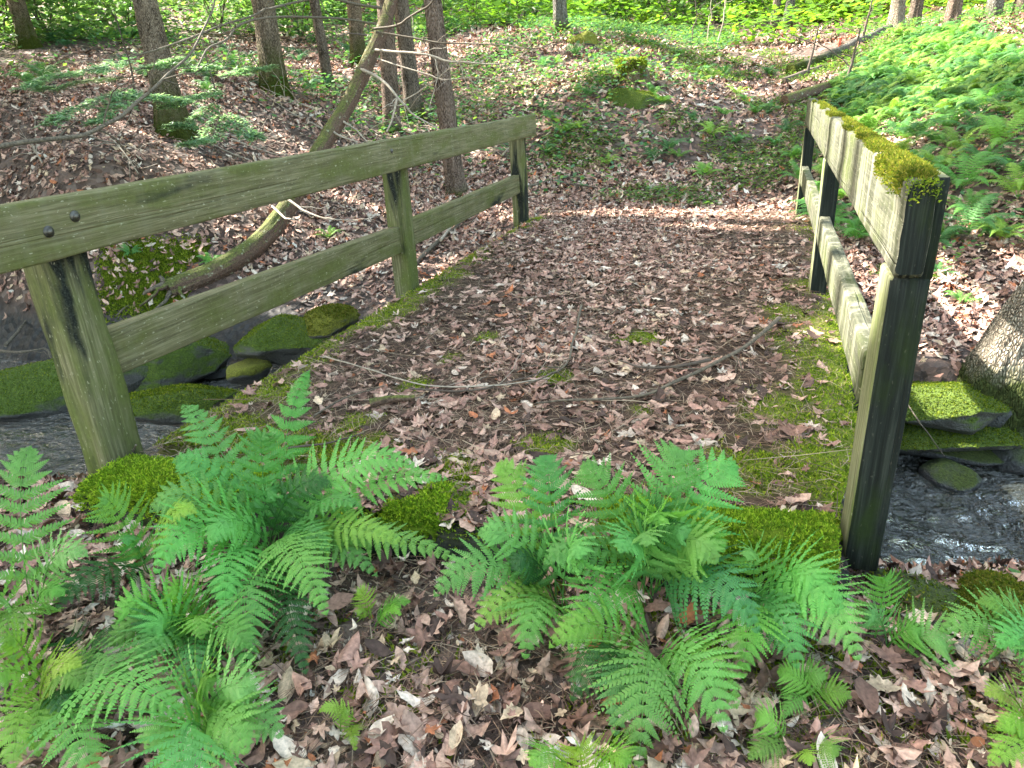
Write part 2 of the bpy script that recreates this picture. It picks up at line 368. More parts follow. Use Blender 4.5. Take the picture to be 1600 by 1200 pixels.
def mat_plain(name, c, rough=.7, metal=0.0, ns=40, var=.35):
    m, nt, b, _ = new_mat(name); g = G(nt); n = g.noise(g.coord(), ns, 4)
    nt.links.new(g.ramp(n, (.3, tuple(x * (1 - var) for x in c)), (.7, tuple(x * (1 + var) for x in c))), b.inputs['Base Color'])
    b.inputs['Roughness'].default_value = rough; b.inputs['Metallic'].default_value = metal
    nt.links.new(g.bump(n, .4, .006), b.inputs['Normal']); return m
def mat_water():
    m, nt, b, out = new_mat('stream water'); g = G(nt); c = g.coord()
    w1 = g.noise(g.map(c, (1.0, 1.7, 1)), 6, 4, .6, 1.2); w2 = g.noise(g.map(c, (1, 1.5, 1)), 22, 3, .6, .6)
    nrm = g.bump(g.math('ADD', w1, g.math('MULTIPLY', w2, .45)), 1.0, .14)
    gl = g.n('BsdfGlossy', Color=(1, 1, 1, 1), Roughness=.04, Normal=nrm)
    tr = g.n('BsdfTransparent', Color=(.50, .47, .36, 1)); df = g.n('BsdfDiffuse', Color=(.045, .05, .04, 1))
    mx0 = g.n('MixShader', Fac=.35); nt.links.new(tr.outputs[0], mx0.inputs[1]); nt.links.new(df.outputs[0], mx0.inputs[2])
    fr = g.n('Fresnel', IOR=1.45, Normal=nrm); fk = g.math('MINIMUM', g.math('ADD', g.math('MULTIPLY', fr.outputs[0], 1.6), .05), 1.0)
    mx = g.n('MixShader', Fac=fk); nt.links.new(mx0.outputs[0], mx.inputs[1]); nt.links.new(gl.outputs[0], mx.inputs[2])
    nt.links.new(mx.outputs[0], out.inputs[0]); nt.nodes.remove(b); return m

M_GROUND = mat_ground(); M_WATER = mat_water()
M_LITTER = mat_attr('dead leaves', .75, .0, .42, 85, .3)
M_NEEDLE = mat_attr('dead needles', .8, .0, .2, 30, .2)
M_MOSS = mat_attr('moss', .9, .45, .2, 40, .1, 1.5)
M_FERN = mat_attr('fern green', .5, .32, .16, 30, .3, 1.25, objcol=True)
M_LEAF = mat_attr('green leaves', .5, .42, .2, 6, .35, 1.6)
M_CROWN = mat_attr('crown leaves', .55, .35, .25, 2, .3, 1.5)
M_BARK = mat_bark('brown hemlock bark', (.165, .130, .105), (.33, .27, .22), .45)
M_BARK_B = mat_bark('red brown bark', (.18, .13, .10), (.34, .26, .21), .25)
M_BARK_M = mat_bark('bark with mossy foot', (.18, .14, .10), (.38, .31, .23), 1.0)
M_BARK_G = mat_bark('grey bark', (.17, .16, .14), (.33, .31, .28), .5, lich=.5, sc=.8)
M_BARK_R = mat_bark('pale ridged bark', (.25, .21, .16), (.48, .42, .33), .22, (.07, .09, .025), .5, .85)
M_MOSSLOG = mat_mosslog()
M_TWIG = mat_plain('pale dead twigs', (.34, .29, .23), .8)
M_TWIGD = mat_plain('dark dead twigs', (.085, .066, .052), .85)
M_STICK = mat_plain('grey brown stick bark', (.11, .09, .065), .85, 0, 60, .6)
M_RAILY = mat_wood('algae covered rail timber', 1, (.140, .132, .070), (.26, .245, .15), (.10, .115, .032), .5, .1, .12, .45)
M_RAILR = mat_wood('pale streaked rail timber', 1, (.068, .072, .05), (.145, .145, .105), (.075, .095, .03), .45, .0, .65, .5)
M_POST = mat_wood('green stained post timber', 2, (.125, .125, .066), (.25, .24, .14), (.09, .115, .028), .55, .6, .0, .35)
M_POSTR = mat_wood('green grey post timber', 2, (.17, .18, .10), (.32, .32, .2), (.11, .14, .04), .5, .0, .2, .3)
M_POSTD = mat_wood('black post timber', 2, (.012, .016, .014), (.04, .048, .04), (.018, .032, .006), .22, .0, .0, .06, .75)
M_BEAM = mat_wood('dark rotten beam', 0, (.03, .027, .024), (.09, .08, .07), (.05, .07, .015), .35, .3, .0, .1)
M_PLANK = mat_wood('rotten deck planks', 0, (.05, .038, .028), (.12, .095, .075), (.05, .07, .015), .3, .3, .0, .1)
M_IRON = mat_plain('rusty bolt', (.10, .095, .085), .5, .8)
M_ROCKG = mat_rock('rock under green moss', (.10, .10, .09), (.075, .12, .012), .35, .62)
M_ROCKD = mat_rock('dark wet rock', (.075, .078, .078), (.06, .085, .015), .75, 1.1)
M_ROCKP = mat_rock('pale bare stone', (.36, .345, .31), (.10, .13, .03), 1.2, 1.5)
M_ROCKY = mat_rock('rock under yellow moss', (.11, .11, .10), (.17, .18, .02), .25, .5)
M_STAKE = mat_plain('orange red paint', (.55, .09, .04), .5)

# ------------------------------------------------------------------ ground and water
def axis(a, b, c0, c1, fine, grow=1.12):
    m = list(np.arange(c0, c1, fine)); s = fine; x = c1
    while x < b: m.append(x); s *= grow; x += s
    m.append(b); s = fine; x = c0 - fine; lo = []
    while x > a: lo.append(x); s *= grow; x -= s
    lo.append(a); return np.array(lo[::-1] + m)
xs = axis(-120, 120, -7.5, 4.5, .07); ys = axis(-60, 160, .3, 11, .07)
Xg, Yg = np.meshgrid(xs, ys, indexing='ij'); Zg = h(Xg, Yg)
under = (Xg > BX0 + .06) & (Xg < bx1(Yg) - .06) & (Yg > 1.95) & (Yg < BY1 + .3)
Zg = np.where(under, np.minimum(Zg, -.22 + .15 * sst(6.6, 7.9, Yg)), Zg)
nx, ny = Xg.shape; i, j = np.meshgrid(np.arange(nx - 1), np.arange(ny - 1), indexing='ij')
Fg = np.stack([i * ny + j, (i + 1) * ny + j, (i + 1) * ny + j + 1, i * ny + j + 1], -1).reshape(-1, 4)
tag(MB().add(np.stack([Xg, Yg, Zg], -1).reshape(-1, 3), Fg).build('ground', M_GROUND, smooth=True), kind='structure')
xs2 = np.linspace(-9.5, 6, 480); vs = np.linspace(-1.6, 1.6, 130); Xw, Vw = np.meshgrid(xs2, vs, indexing='ij'); Yw = stream_y(Xw) + Vw
pw = np.stack([Xw.ravel() * .8, Yw.ravel() * 1.5], -1)
calm = .35 + .65 * sst(-2.5, -.5, Xw)
Zw = WATER + calm * (fbm(pw, 2.2, 5, 3).reshape(Xw.shape) - .5) * .13 + calm * (fbm(pw + 3, 9, 6, 2).reshape(Xw.shape) - .5) * .075
nx, ny = Xw.shape; i, j = np.meshgrid(np.arange(nx - 1), np.arange(ny - 1), indexing='ij')
Fw = np.stack([i * ny + j, (i + 1) * ny + j, (i + 1) * ny + j + 1, i * ny + j + 1], -1).reshape(-1, 4)
tag(MB().add(np.stack([Xw, Yw, Zw], -1).reshape(-1, 3), Fw).build('water', M_WATER, smooth=True), kind='structure')

# ------------------------------------------------------------------ bridge
bridge = empty('footbridge', (-1, 4.9, 0), 'weathered timber footbridge with mossy edges and plank railings over the stream', 'bridge')
mb = MB(); y = 2.12; k = 0
while y < 7.9:
    w = .19 + .02 * rng.random(); box(mb, BX0 + .03 + .03 * rng.random(), float(bx1(y)) - .01 - .02 * rng.random(), y, y + w, -.13, -.045 + .012 * rng.random(), .01, amp=.01, seed=k); y += w + .012; k += 1
deck = mb.build('deck', M_PLANK, bridge, True)
for x in (-2.36, -1.0, .30):
    mb = MB(); box(mb, x - .09, x + .09, 2.1, 7.7, -.42, -.14, .012, amp=.012, seed=int(x * 10) + 50); mb.build('stringer', M_BEAM, bridge, True)
def skew(V):                                    # the near beam is set slightly askew
    V = V.copy(); V[:, 1] += (V[:, 0] + 1) * .085; return V
mb = MB(); box(mb, -2.36, .34, 1.73, 2.03, -.25, .012, .05, amp=.05, seed=71, fn=skew)
mb.build('edge_beam', M_BEAM, bridge, True)
mb = MB(); box(mb, -2.5, .44, 1.70, 1.98, -.47, -.27, .04, amp=.05, seed=72, fn=skew)
mb.build('sleeper', M_BEAM, bridge, True)
mb = MB(); box(mb, -2.62, -2.22, 1.78, 2.02, -.5, -.10, .04, amp=.07, seed=73); mb.build('sill_block', M_BEAM, bridge, True)
# posts: (x centre, y centre, half size, top)
LX, RX = -2.46, .47
LP = [(1.93, .085, 1.00), (4.66, .072, 1.02), (7.45, .072, 1.03)]
RP = [(2.085, .085, 1.10), (4.93, .075, 1.07), (7.85, .075, 1.08)]
for q, (y, s, t) in enumerate(LP):
    mb = MB(); x = LX
    box(mb, x - s, x + s, y - s, y + s, -.55 if q else -.17, t, .014 if q else .03, amp=.012 if q else .03, seed=80 + q); mb.build('post', M_POST, bridge, True)
RXI = [.331, .352, .352]                 # inner faces of the right posts
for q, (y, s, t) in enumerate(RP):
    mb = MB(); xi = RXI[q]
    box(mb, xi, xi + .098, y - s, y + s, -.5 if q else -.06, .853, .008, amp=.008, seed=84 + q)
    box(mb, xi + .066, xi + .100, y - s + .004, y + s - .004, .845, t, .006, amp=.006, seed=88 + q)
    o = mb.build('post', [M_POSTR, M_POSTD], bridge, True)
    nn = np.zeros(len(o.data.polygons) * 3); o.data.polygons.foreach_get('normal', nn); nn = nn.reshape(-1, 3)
    mi = ((nn[:, 1] < -.6) | (nn[:, 0] > .6)).astype(np.int32); o.data.polygons.foreach_set('material_index', mi)  # near and outer faces take the black timber
# rails
def sag(a):
    def f(V): V = V.copy(); V[:, 2] += a * np.sin((V[:, 1] - 2) * .55) ; return V
    return f
mb = MB(); box(mb, LX + .09, LX + .165, .95, 7.60, .868, 1.072, .01, amp=.010, seed=91); topL = mb.build('top_rail', M_RAILY, bridge, True)
def bolt(p, d, r, parent, name='bolt'):
    mb = MB(); p = np.array(p); d = np.array(d, float)
    prof = [(0, 1.7), (.12, 1.7), (.14, 1.0), (.45, .95), (.75, .62), (.88, .1)]
    tube(mb, np.array([p + d * r * a * 1.4 for a, _ in prof]), [r * b for _, b in prof], 14); mb.build(name, M_IRON, parent, True)
for px, py in ((76, 362), (117, 338), (612, 236)):
    r = ray(px, py); t = (LX + .166 - 0) / r[0]; p = np.array([0, 0, EYE]) + r * t; bolt(p, (1, 0, 0), .012 if px < 300 else .009, topL)
mb = MB(); box(mb, .333, .402, 1.965, 7.95, .857, 1.10, .012, amp=.012, seed=92, fn=lambda V: V + np.stack([(V[:, 1] - 2) * .0035, V[:, 1] * 0, (V[:, 1] - 2) * .003], -1)); topR = mb.build('top_rail', M_RAILR, bridge, True)
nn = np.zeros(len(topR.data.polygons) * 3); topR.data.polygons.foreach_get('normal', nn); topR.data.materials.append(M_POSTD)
topR.data.polygons.foreach_set('material_index', (nn.reshape(-1, 3)[:, 1] < -.7).astype(np.int32))  # near end face takes the black timber too
for (a, b) in ((0, 1), (1, 2)):
    mb = MB(); y0 = LP[a][0] + LP[a][1] + .002; y1 = LP[b][0] - LP[b][1] - .002
    z0, z1 = (.335, .275) if a == 0 else (.285, .30)
    def tilt(V, y0=y0, y1=y1, z0=z0, z1=z1): V = V.copy(); V[:, 2] += z0 + (z1 - z0) * (V[:, 1] - y0) / (y1 - y0); return V
    box(mb, LX - .045, LX + .03, y0, y1, 0, .19, .008, amp=.008, seed=94 + a, fn=tilt); lo = mb.build('lower_rail', M_RAILY, bridge, True)
    mb = MB(); y0 = RP[a][0] + RP[a][1] + .002; y1 = RP[b][0] - RP[b][1] - .002
    r0, r1, q0, q1 = (.42, .35, .326, .358) if a == 0 else (.35, .335, .358, .358)
    def tilt2(V, y0=y0, y1=y1, r0=r0, r1=r1, q0=q0, q1=q1):
        V = V.copy(); t = (V[:, 1] - y0) / (y1 - y0); V[:, 2] += r0 + (r1 - r0) * t; V[:, 0] += q0 + (q1 - q0) * t; return V
    box(mb, 0, .062, y0, y1, 0, .165, .008, amp=.008, seed=96 + a, fn=tilt2); mb.build('lower_rail', M_RAILR, bridge, True)

# ------------------------------------------------------------------ litter
def leaf_shape(kind):
    if kind == 0:   # maple
        a = [0, 14, 27, 40, 52, 66, 80, 100, 118, 140, 165, 180]; r = [1, .66, .44, .62, .86, .60, .38, .52, .66, .46, .36, .18]
    elif kind == 1: # oak
        a = [0, 12, 25, 38, 55, 72, 90, 112, 135, 160, 180]; r = [1, .78, .62, .50, .60, .42, .50, .36, .48, .55, .9]
    else:           # beech
        a = [0, 15, 35, 60, 90, 120, 150, 180]; r = [1, .8, .62, .5, .46, .5, .68, .95]
    A = np.radians(a + [360 - q for q in a[-2:0:-1]]); Rr = np.array(r + r[-2:0:-1])
    return np.stack([np.cos(A) * Rr, np.sin(A) * Rr], -1)
SH = [leaf_shape(k) for k in range(3)]
PAL = np.array([(.47, .305, .235), (.35, .20, .155), (.60, .49, .40), (.19, .105, .078), (.065, .040, .032), (.38, .14, .065), (.52, .385, .26), (.66, .60, .52)])
PW = np.array([.30, .22, .12, .17, .09, .025, .06, .015]); PW /= PW.sum()
def scatter_leaves(mb, x, y, z, N, size, tilt=.45, curl=.35, pw=PW, lift=.012):
    n = len(x); k = rng.integers(0, 3, n); col = PAL[rng.choice(len(PAL), n, p=pw)] * rng.uniform(.75, 1.25, (n, 1))
    for q in range(3):
        s = np.where((k == q) if q else (k == 0))[0]; m = len(s)
        if not m: continue
        sh = SH[q]; K = len(sh); sz = size[s] if np.ndim(size) else np.full(m, size)
        th = rng.uniform(0, 2 * np.pi, m); nn = nz(N[s] + rng.normal(0, tilt, (m, 3)) * np.array([1, 1, .2]))
        t = nz(np.cross(nn, np.stack([np.cos(th), np.sin(th), np.zeros(m)], -1))); bb = np.cross(nn, t)
        u = np.vstack([sh, [[0, 0]]]) * .5
        wx = rng.uniform(.7, 1.1, m)
        U = u[None, :, 0] * sz[:, None]; Vv = u[None, :, 1] * (sz * wx)[:, None]
        c1 = rng.uniform(-.4, 1, m) * curl; c2 = rng.uniform(-1, 1.0, m) * curl * 1.5
        Wz = (c1[:, None] * u[None, :, 0] ** 2 * 3 + c2[:, None] * u[None, :, 1] ** 2 * 4 + rng.normal(0, .035, (m, K + 1))) * sz[:, None]
        P = np.stack([x[s], y[s], z[s] + rng.uniform(.002, lift, m)], -1)
        V = P[:, None] + t[:, None] * U[..., None] + bb[:, None] * Vv[..., None] + nn[:, None] * Wz[..., None]
        q_ = np.arange(K); f = np.stack([np.full(K, K), q_, (q_ + 1) % K], -1)
        Fc = (np.arange(m)[:, None, None] * (K + 1) + f[None]).reshape(-1, 3)
        cv = np.repeat(col[s], K + 1, 0).reshape(m, K + 1, 3) * rng.uniform(.68, 1.12, (m, K + 1, 1)); cv[:, K] *= 1.18; mb.add(V.reshape(-1, 3), Fc, cv.reshape(-1, 3))
def blocked(x, y):               # under the bridge
    return (x > BX0 - .0) & (x < bx1(y)) & (y > 1.78 + (x + 1) * .085) & (y < BY1)
# on the bridge
pwd = np.array([.33, .26, .075, .20, .10, .02, .05, .004]); pwd /= pwd.sum()
n = 32000; x = rng.uniform(BX0 + .02, BX1 - .02, n); y = rng.uniform(1.8, BY1, n)
x = BX0 + .02 + (x - BX0) / (BX1 - BX0) * (bx1(y) - BX0 - .04); mk = mossmask(x, y); dn = fbm(np.stack([x, y], -1), 1.1, 41, 3)
cw = .35 + .65 * np.exp(-((x + .85) / .85) ** 2)
kp = (rng.random(n) < (1 - .86 * mk) * cw * (.35 + 1.1 * sst(.3, .62, dn)))
x, y = x[kp], y[kp]; z = np.maximum(deck_z(x, y), h(x, y) * (y > 7)); mb = MB()
scatter_leaves(mb, x, y, z, np.tile([0, 0, 1.0], (len(x), 1)), .03 + .085 * rng.random(len(x)) ** 1.4, .24, .38, pwd)
k_ = rng.random(len(x)) < .10; scatter_leaves(mb, x[k_], y[k_], z[k_] + .012, np.tile([0, 0, 1.0], (k_.sum(), 1)), rng.uniform(.08, .125, k_.sum()), .12, .3, pwd)
tag(mb.build('fallen_leaves', M_LITTER), 'brown and tan dead leaves lying on the bridge deck', 'leaf litter', kind='stuff')
# duff under them
gx = np.linspace(0, 1, 100); gy = np.arange(2.08, BY1 + .5, .03); X, Y = np.meshgrid(gx, gy, indexing='ij'); X = BX0 + X * (bx1(Y) - BX0)
Z = deck_z(X, Y) + (fbm(np.stack([X.ravel(), Y.ravel()], -1), 18, 43, 3).reshape(X.shape) - .5) * .022
Z = Z - sst(7.6, 8.4, Y) * .06; edge_ = (X < BX0 + .005) | (X > bx1(Y) - .005) | (Y < 2.1); Z = np.where(edge_, -.05, Z)
mm = mossmask(X, Y)[..., None]; nb = fbm(np.stack([X.ravel(), Y.ravel()], -1), 25, 44, 3).reshape(X.shape)[..., None]
colr = (1 - mm) * np.array([.062, .041, .031]) * (.4 + 1.2 * nb) + mm * np.array([.12, .15, .02]) * (.5 + nb)
nx, ny = X.shape; i, j = np.meshgrid(np.arange(nx - 1), np.arange(ny - 1), indexing='ij')
Fd = np.stack([i * ny + j, (i + 1) * ny + j, (i + 1) * ny + j + 1, i * ny + j + 1], -1).reshape(-1, 4)
tag(MB().add(np.stack([X, Y, Z], -1).reshape(-1, 3), Fd, colr.reshape(-1, 3)).build('needle_duff', mat_attr('duff', .95, 0, .4, 90, .1), smooth=True), 'dark mat of rotting needles covering the bridge deck', 'needle litter', kind='stuff')
def strands(mb, x, y, z, L, w, tilt=.25, pal=None, bend=.35):
    n = len(x); th = rng.uniform(0, 2 * np.pi, n); el = rng.normal(0, tilt, n)
    d = np.stack([np.cos(th) * np.cos(el), np.sin(th) * np.cos(el), np.abs(np.sin(el)) * .6], -1); s = nz(np.cross(d, rng.normal(0, .3, (n, 3)) + [0, 0, 1]))
    p = np.stack([x, y, z], -1); b = s * (rng.normal(0, bend, n) * L)[:, None]
    pts = [p - d * L[:, None] / 2, p + b * .25 + np.array([0, 0, .004]), p + d * L[:, None] / 2]
    ws = [.6, 1, .4]
    V = np.stack([q + s * (w * k * sg)[:, None] for q, k in zip(pts, ws) for sg in (-.5, .5)], 1)
    f = np.array([[0, 1, 3, 2], [2, 3, 5, 4]]); Fc = (np.arange(n)[:, None, None] * 6 + f[None]).reshape(-1, 4)
    pal = np.array([(.26, .17, .11), (.16, .10, .07), (.36, .28, .20), (.09, .06, .045)]) if pal is None else pal
    mb.add(V.reshape(-1, 3), Fc, np.repeat(pal[rng.integers(0, len(pal), n)], 6, 0))
n = 40000; x = rng.uniform(BX0 + .02, BX1 - .02, n); y = 1.85 + (BY1 - 1.85) * rng.random(n) ** 1.25; x = BX0 + (x - BX0) / (BX1 - BX0) * (bx1(y) - BX0); kp = rng.random(n) < 1 - .55 * mossmask(x, y); x, y = x[kp], y[kp]
mb = MB(); strands(mb, x, y, deck_z(x, y) + rng.uniform(.004, .02, len(x)), rng.uniform(.03, .13, len(x)), rng.uniform(.0012, .0028, len(x)))
n = 12000; x = rng.uniform(-2.6, 1.2, n); y = rng.uniform(.7, 2.1, n); kp = ~blocked(x, y); x, y = x[kp], y[kp]
strands(mb, x, y, h(x, y) + rng.uniform(.006, .035, len(x)), rng.uniform(.04, .16, len(x)), rng.uniform(.0012, .003, len(x)))
n = 420; x = rng.uniform(BX0 + .1, BX1 - .2, n); y = rng.uniform(2.1, 7.8, n); strands(mb, x, y, deck_z(x, y) + .03, rng.uniform(.15, .45, n), rng.uniform(.002, .005, n), .08, bend=.2)
tag(mb.build('fallen_needles', M_NEEDLE), 'fine brown needles and twigs strewn among the dead leaves', 'needle litter', kind='stuff')
# near ground
n = 26000; x = rng.uniform(-3.2, 2.4, n); y = rng.uniform(.35, 2.9, n); g0 = h(x, y); kp = ~blocked(x, y) & (g0 > -.55)
x, y, g0 = x[kp], y[kp], g0[kp]; mb = MB()
pw2 = np.array([.26, .18, .18, .17, .10, .025, .09, .008]); pw2 /= pw2.sum()
kp = rng.random(len(x)) < .35 + .65 * sst(.35, .6, fbm(np.stack([x, y], -1), 1.6, 51, 3)); x, y, g0 = x[kp], y[kp], g0[kp]
scatter_leaves(mb, x, y, g0 + rng.uniform(0, .02, len(x)), normal(x, y), .02 + .10 * rng.random(len(x)) ** 1.3, .36, .5, pw2, .035)
n = 30000; x = rng.uniform(-3.2, 2.0, n); y = rng.uniform(.35, 2.6, n); g0 = h(x, y); kp = ~blocked(x, y) & (g0 > -.5); x, y, g0 = x[kp], y[kp], g0[kp]
scatter_leaves(mb, x, y, g0, normal(x, y), .008 + .03 * rng.random(len(x)) ** 2, .5, .6, pw2, .012)
pwh = np.array([.34, .22, .12, .17, .08, .03, .06, .01]); pwh /= pwh.sum()
# hillside beyond
def scatter_region(n, xr, yr, dens):
    x = rng.uniform(*xr, n); y = rng.uniform(*yr, n); k = rng.random(n) < dens(x, y); return x[k], y[k]
def hd(x, y):
    z = h(x, y); return (~blocked(x, y)) * (z > -.36 + .22 * (rng.random(np.shape(x)) - .5)) * (.35 + .65 * sst(.3, .6, fbm(np.stack([x, y], -1), .5, 61, 3)))
for nn_, xr, yr, s0, s1 in ((80000, (-13, 3.5), (4.4, 10), .05, .115), (26000, (-13, 6), (9, 17), .09, .17), (16000, (-22, 12), (16, 32), .14, .26)):
    x, y = scatter_region(nn_, xr, yr, hd); scatter_leaves(mb, x, y, h(x, y), normal(x, y), rng.uniform(s0, s1, len(x)), .36, .45, pwh, .04)
tag(mb.build('ground_leaves', M_LITTER), 'dead brown leaves carpeting the forest floor and the hillside', 'leaf litter', kind='stuff')

# ------------------------------------------------------------------ moss
MC = np.array([(.17, .25, .022), (.24, .31, .03), (.12, .19, .02), (.32, .36, .045), (.08, .13, .016)])
def tufts(mb, P, N, hgt, col=None, k=4, w=.0045, spread=.75):
    n = len(P)
    for q in range(k):
        d = nz(N + rng.normal(0, spread, (n, 3)) * .8); s = nz(np.cross(d, rng.normal(0, 1, (n, 3))))
        hh = hgt * rng.uniform(.6, 1.3, n); o = rng.normal(0, .004, (n, 3))
        V = np.stack([P + o - s * w, P + o + s * w, P + o + d * hh[:, None] + rng.normal(0, .002, (n, 3))], 1)
        c = (MC[rng.integers(0, len(MC), n)] if col is None else col[rng.integers(0, len(col), n)]) * rng.uniform(.8, 1.25, (n, 1))
        mb.add(V.reshape(-1, 3), np.arange(n * 3).reshape(-1, 3), np.repeat(c, 3, 0))
mb = MB()
n = 90000; x = rng.uniform(BX0, BX1, n); y = 2.08 + (BY1 - 2.08) * rng.random(n) ** 1.7; x = BX0 + (x - BX0) / (BX1 - BX0) * (bx1(y) - BX0); kp = rng.random(n) < mossmask(x, y) ** 1.5; x, y = x[kp], y[kp]
P = np.stack([x, y, deck_z(x, y) - .002], -1); tufts(mb, P, np.tile([0, 0, 1.0], (len(P), 1)), np.full(len(P), .014), k=3)
# on the near beam: cushions
n = 52000; x = rng.uniform(-2.34, .30, n); t = rng.random(n); yb = 1.74 + (x + 1) * .085 + t * .30
nz_ = fbm(np.stack([x, yb], -1), 4, 62, 3); big = np.maximum(sst(-.55, -.25, x + (nz_ - .5) * .4) , np.maximum(sst(-1.55, -1.85, x), .75 * sst(.5, .70, nz_)))
kp = rng.random(n) < np.maximum(big, .22 * sst(.42, .6, nz_)); x, yb, t, b2, nq = x[kp], yb[kp], t[kp], big[kp], nz_[kp]
cush = .012 + .05 * b2 * np.sin(np.pi * np.clip(t, .03, .97)) ** .5 * (.35 + nq * .9); lay = rng.random(len(x)) ** .4
fr = np.clip((.06 - t) / .06, 0, 1)
P = np.stack([x, yb - .012 * fr, .006 + cush * lay - fr * rng.random(len(x)) * .10], -1)
N = nz(np.stack([np.zeros(len(x)), (t - .5) * 1.6 - fr * 1.0, np.ones(len(x)) * .8], -1)); tufts(mb, P, N, np.full(len(P), .012), MC * np.array([1.1, 1.25, 1.1]), k=4, w=.0038)
# solid cushion bodies so that no beam shows through
gx = np.linspace(-2.33, .30, 220); gt = np.linspace(0, 1, 16); X, T_ = np.meshgrid(gx, gt, indexing='ij'); Y = 1.74 + (X + 1) * .085 + T_ * .30
q2 = fbm(np.stack([X.ravel(), Y.ravel()], -1), 4, 62, 3).reshape(X.shape); q3 = fbm(np.stack([X.ravel(), Y.ravel()], -1), 14, 63, 2).reshape(X.shape); b3 = np.maximum(sst(-.55, -.25, X + (q2 - .5) * .4), np.maximum(sst(-1.55, -1.85, X), .75 * sst(.5, .70, q2)))
Z = .0 + (.012 + .05 * b3 * np.sin(np.pi * np.clip(T_, .03, .97)) ** .5 * (.2 + q2 * .7 + q3 * .6)) * sst(.05, .4, b3) - .03 * (1 - sst(.05, .4, b3))
nx, ny = X.shape; i, j = np.meshgrid(np.arange(nx - 1), np.arange(ny - 1), indexing='ij')
Fm = np.stack([i * ny + j, (i + 1) * ny + j, (i + 1) * ny + j + 1, i * ny + j + 1], -1).reshape(-1, 4)
mb.add(np.stack([X, Y, Z], -1).reshape(-1, 3), Fm, np.tile(np.array([.15, .22, .022]), (X.size, 1)))
o = mb.build('moss', M_MOSS, bridge); o['kind'] = 'stuff'
# on the right top rail: a yellow cushion, patchy, thickest toward the near end
n = 26000; y = 1.97 + 5.0 * rng.random(n) ** 1.3; u = rng.random(n); q = fbm(np.stack([y * 1.6, u * .8], -1), 2.2, 64, 3)
gapn = sst(2.42, 2.55, y) * (1 - sst(2.62, 2.75, y)); on = sst(.0, .1, y - 2.0 + (q - .5) * .25) * sst(.42, .60, q + .20 - .06 * (y - 1.9) - gapn * .25 + (u - .5) * .25 * sst(2.4, 3.0, y))
kp = rng.random(n) < on; y, u, q, on = y[kp], u[kp], q[kp], on[kp]; cz = (.003 + .008 * np.sin(np.pi * np.clip(u, .05, .95)) * on * (1.5 - q)) * (1 + .5 * (y < 2.5)) * sst(1.96, 2.14, y + (q - .5) * .3)
P = np.stack([.334 + (y - 2) * .0035 + u * .070, y, 1.099 + (y - 2) * .003 + cz * rng.random(len(y)) ** .5], -1)
YM = np.array([(.115, .14, .016), (.085, .115, .013), (.15, .155, .022), (.06, .09, .012), (.18, .165, .035)]); mb = MB()
tufts(mb, P, nz(np.stack([(u - .5) * 1.2, np.zeros(len(u)), np.ones(len(u))], -1)), np.full(len(P), .008), YM, 3, .003)
n = 140; P = np.stack([.334 + .07 * rng.random(n), 1.962 + .01 * rng.random(n), 1.098 - .05 * rng.random(n) ** 2], -1); tufts(mb, P, np.tile(nz(np.array([[0, -1, .4]])), (n, 1)), np.full(n, .008), MC, 2, .0035)
n = 900; yy = 2.03 + .5 * rng.random(n); P = np.stack([np.full(n, .333), yy, 1.098 - .05 * rng.random(n) ** 2.2], -1); tufts(mb, P, np.tile(nz(np.array([[-1, 0, .5]])), (n, 1)), np.full(n, .007), YM, 2, .0035)
ms = mb.build('moss', M_MOSS, topR); ms['kind'] = 'stuff'
# moss and low green on the near ground
mb = MB(); n = 26000; x = rng.uniform(-3.2, 1.5, n); y = rng.uniform(.6, 2.4, n); q = fbm(np.stack([x, y], -1), 1.7, 66, 3); tgt = sst(.55, .72, q + .18 * np.exp(-((x - .15) / .35) ** 2 - ((y - 1.35) / .35) ** 2) + .2 * np.exp(-((x + 2.7) / .4) ** 2 - ((y - 1.9) / .3) ** 2))
g0 = h(x, y); kp = (rng.random(n) < tgt) & ~blocked(x, y) & (g0 > -.6); x, y, g0 = x[kp], y[kp], g0[kp]
tufts(mb, np.stack([x, y, g0 + .004], -1), np.tile([0, 0, 1.0], (len(x), 1)), np.full(len(x), .02), k=3, w=.006)
PM = [onpx(rng.uniform(165, 330), rng.uniform(385, 490), 3.5) for _ in range(900)]; PM = np.array([p for p in PM if p is not None]); PM = np.repeat(PM, 14, 0) + rng.normal(0, .05, (len(PM) * 14, 3)); PM[:, 2] = h(PM[:, 0], PM[:, 1]) + .004
PM = PM[fbm(PM[:, :2], 2.2, 81, 3) > .42]; tufts(mb, PM, np.tile([0, 0, 1.0], (len(PM), 1)), np.full(len(PM), .022), MC * .8, k=3, w=.007)
tag(mb.build('ground_moss', M_MOSS), 'patches of green moss on the soil around the bridge ends', 'moss', kind='stuff')

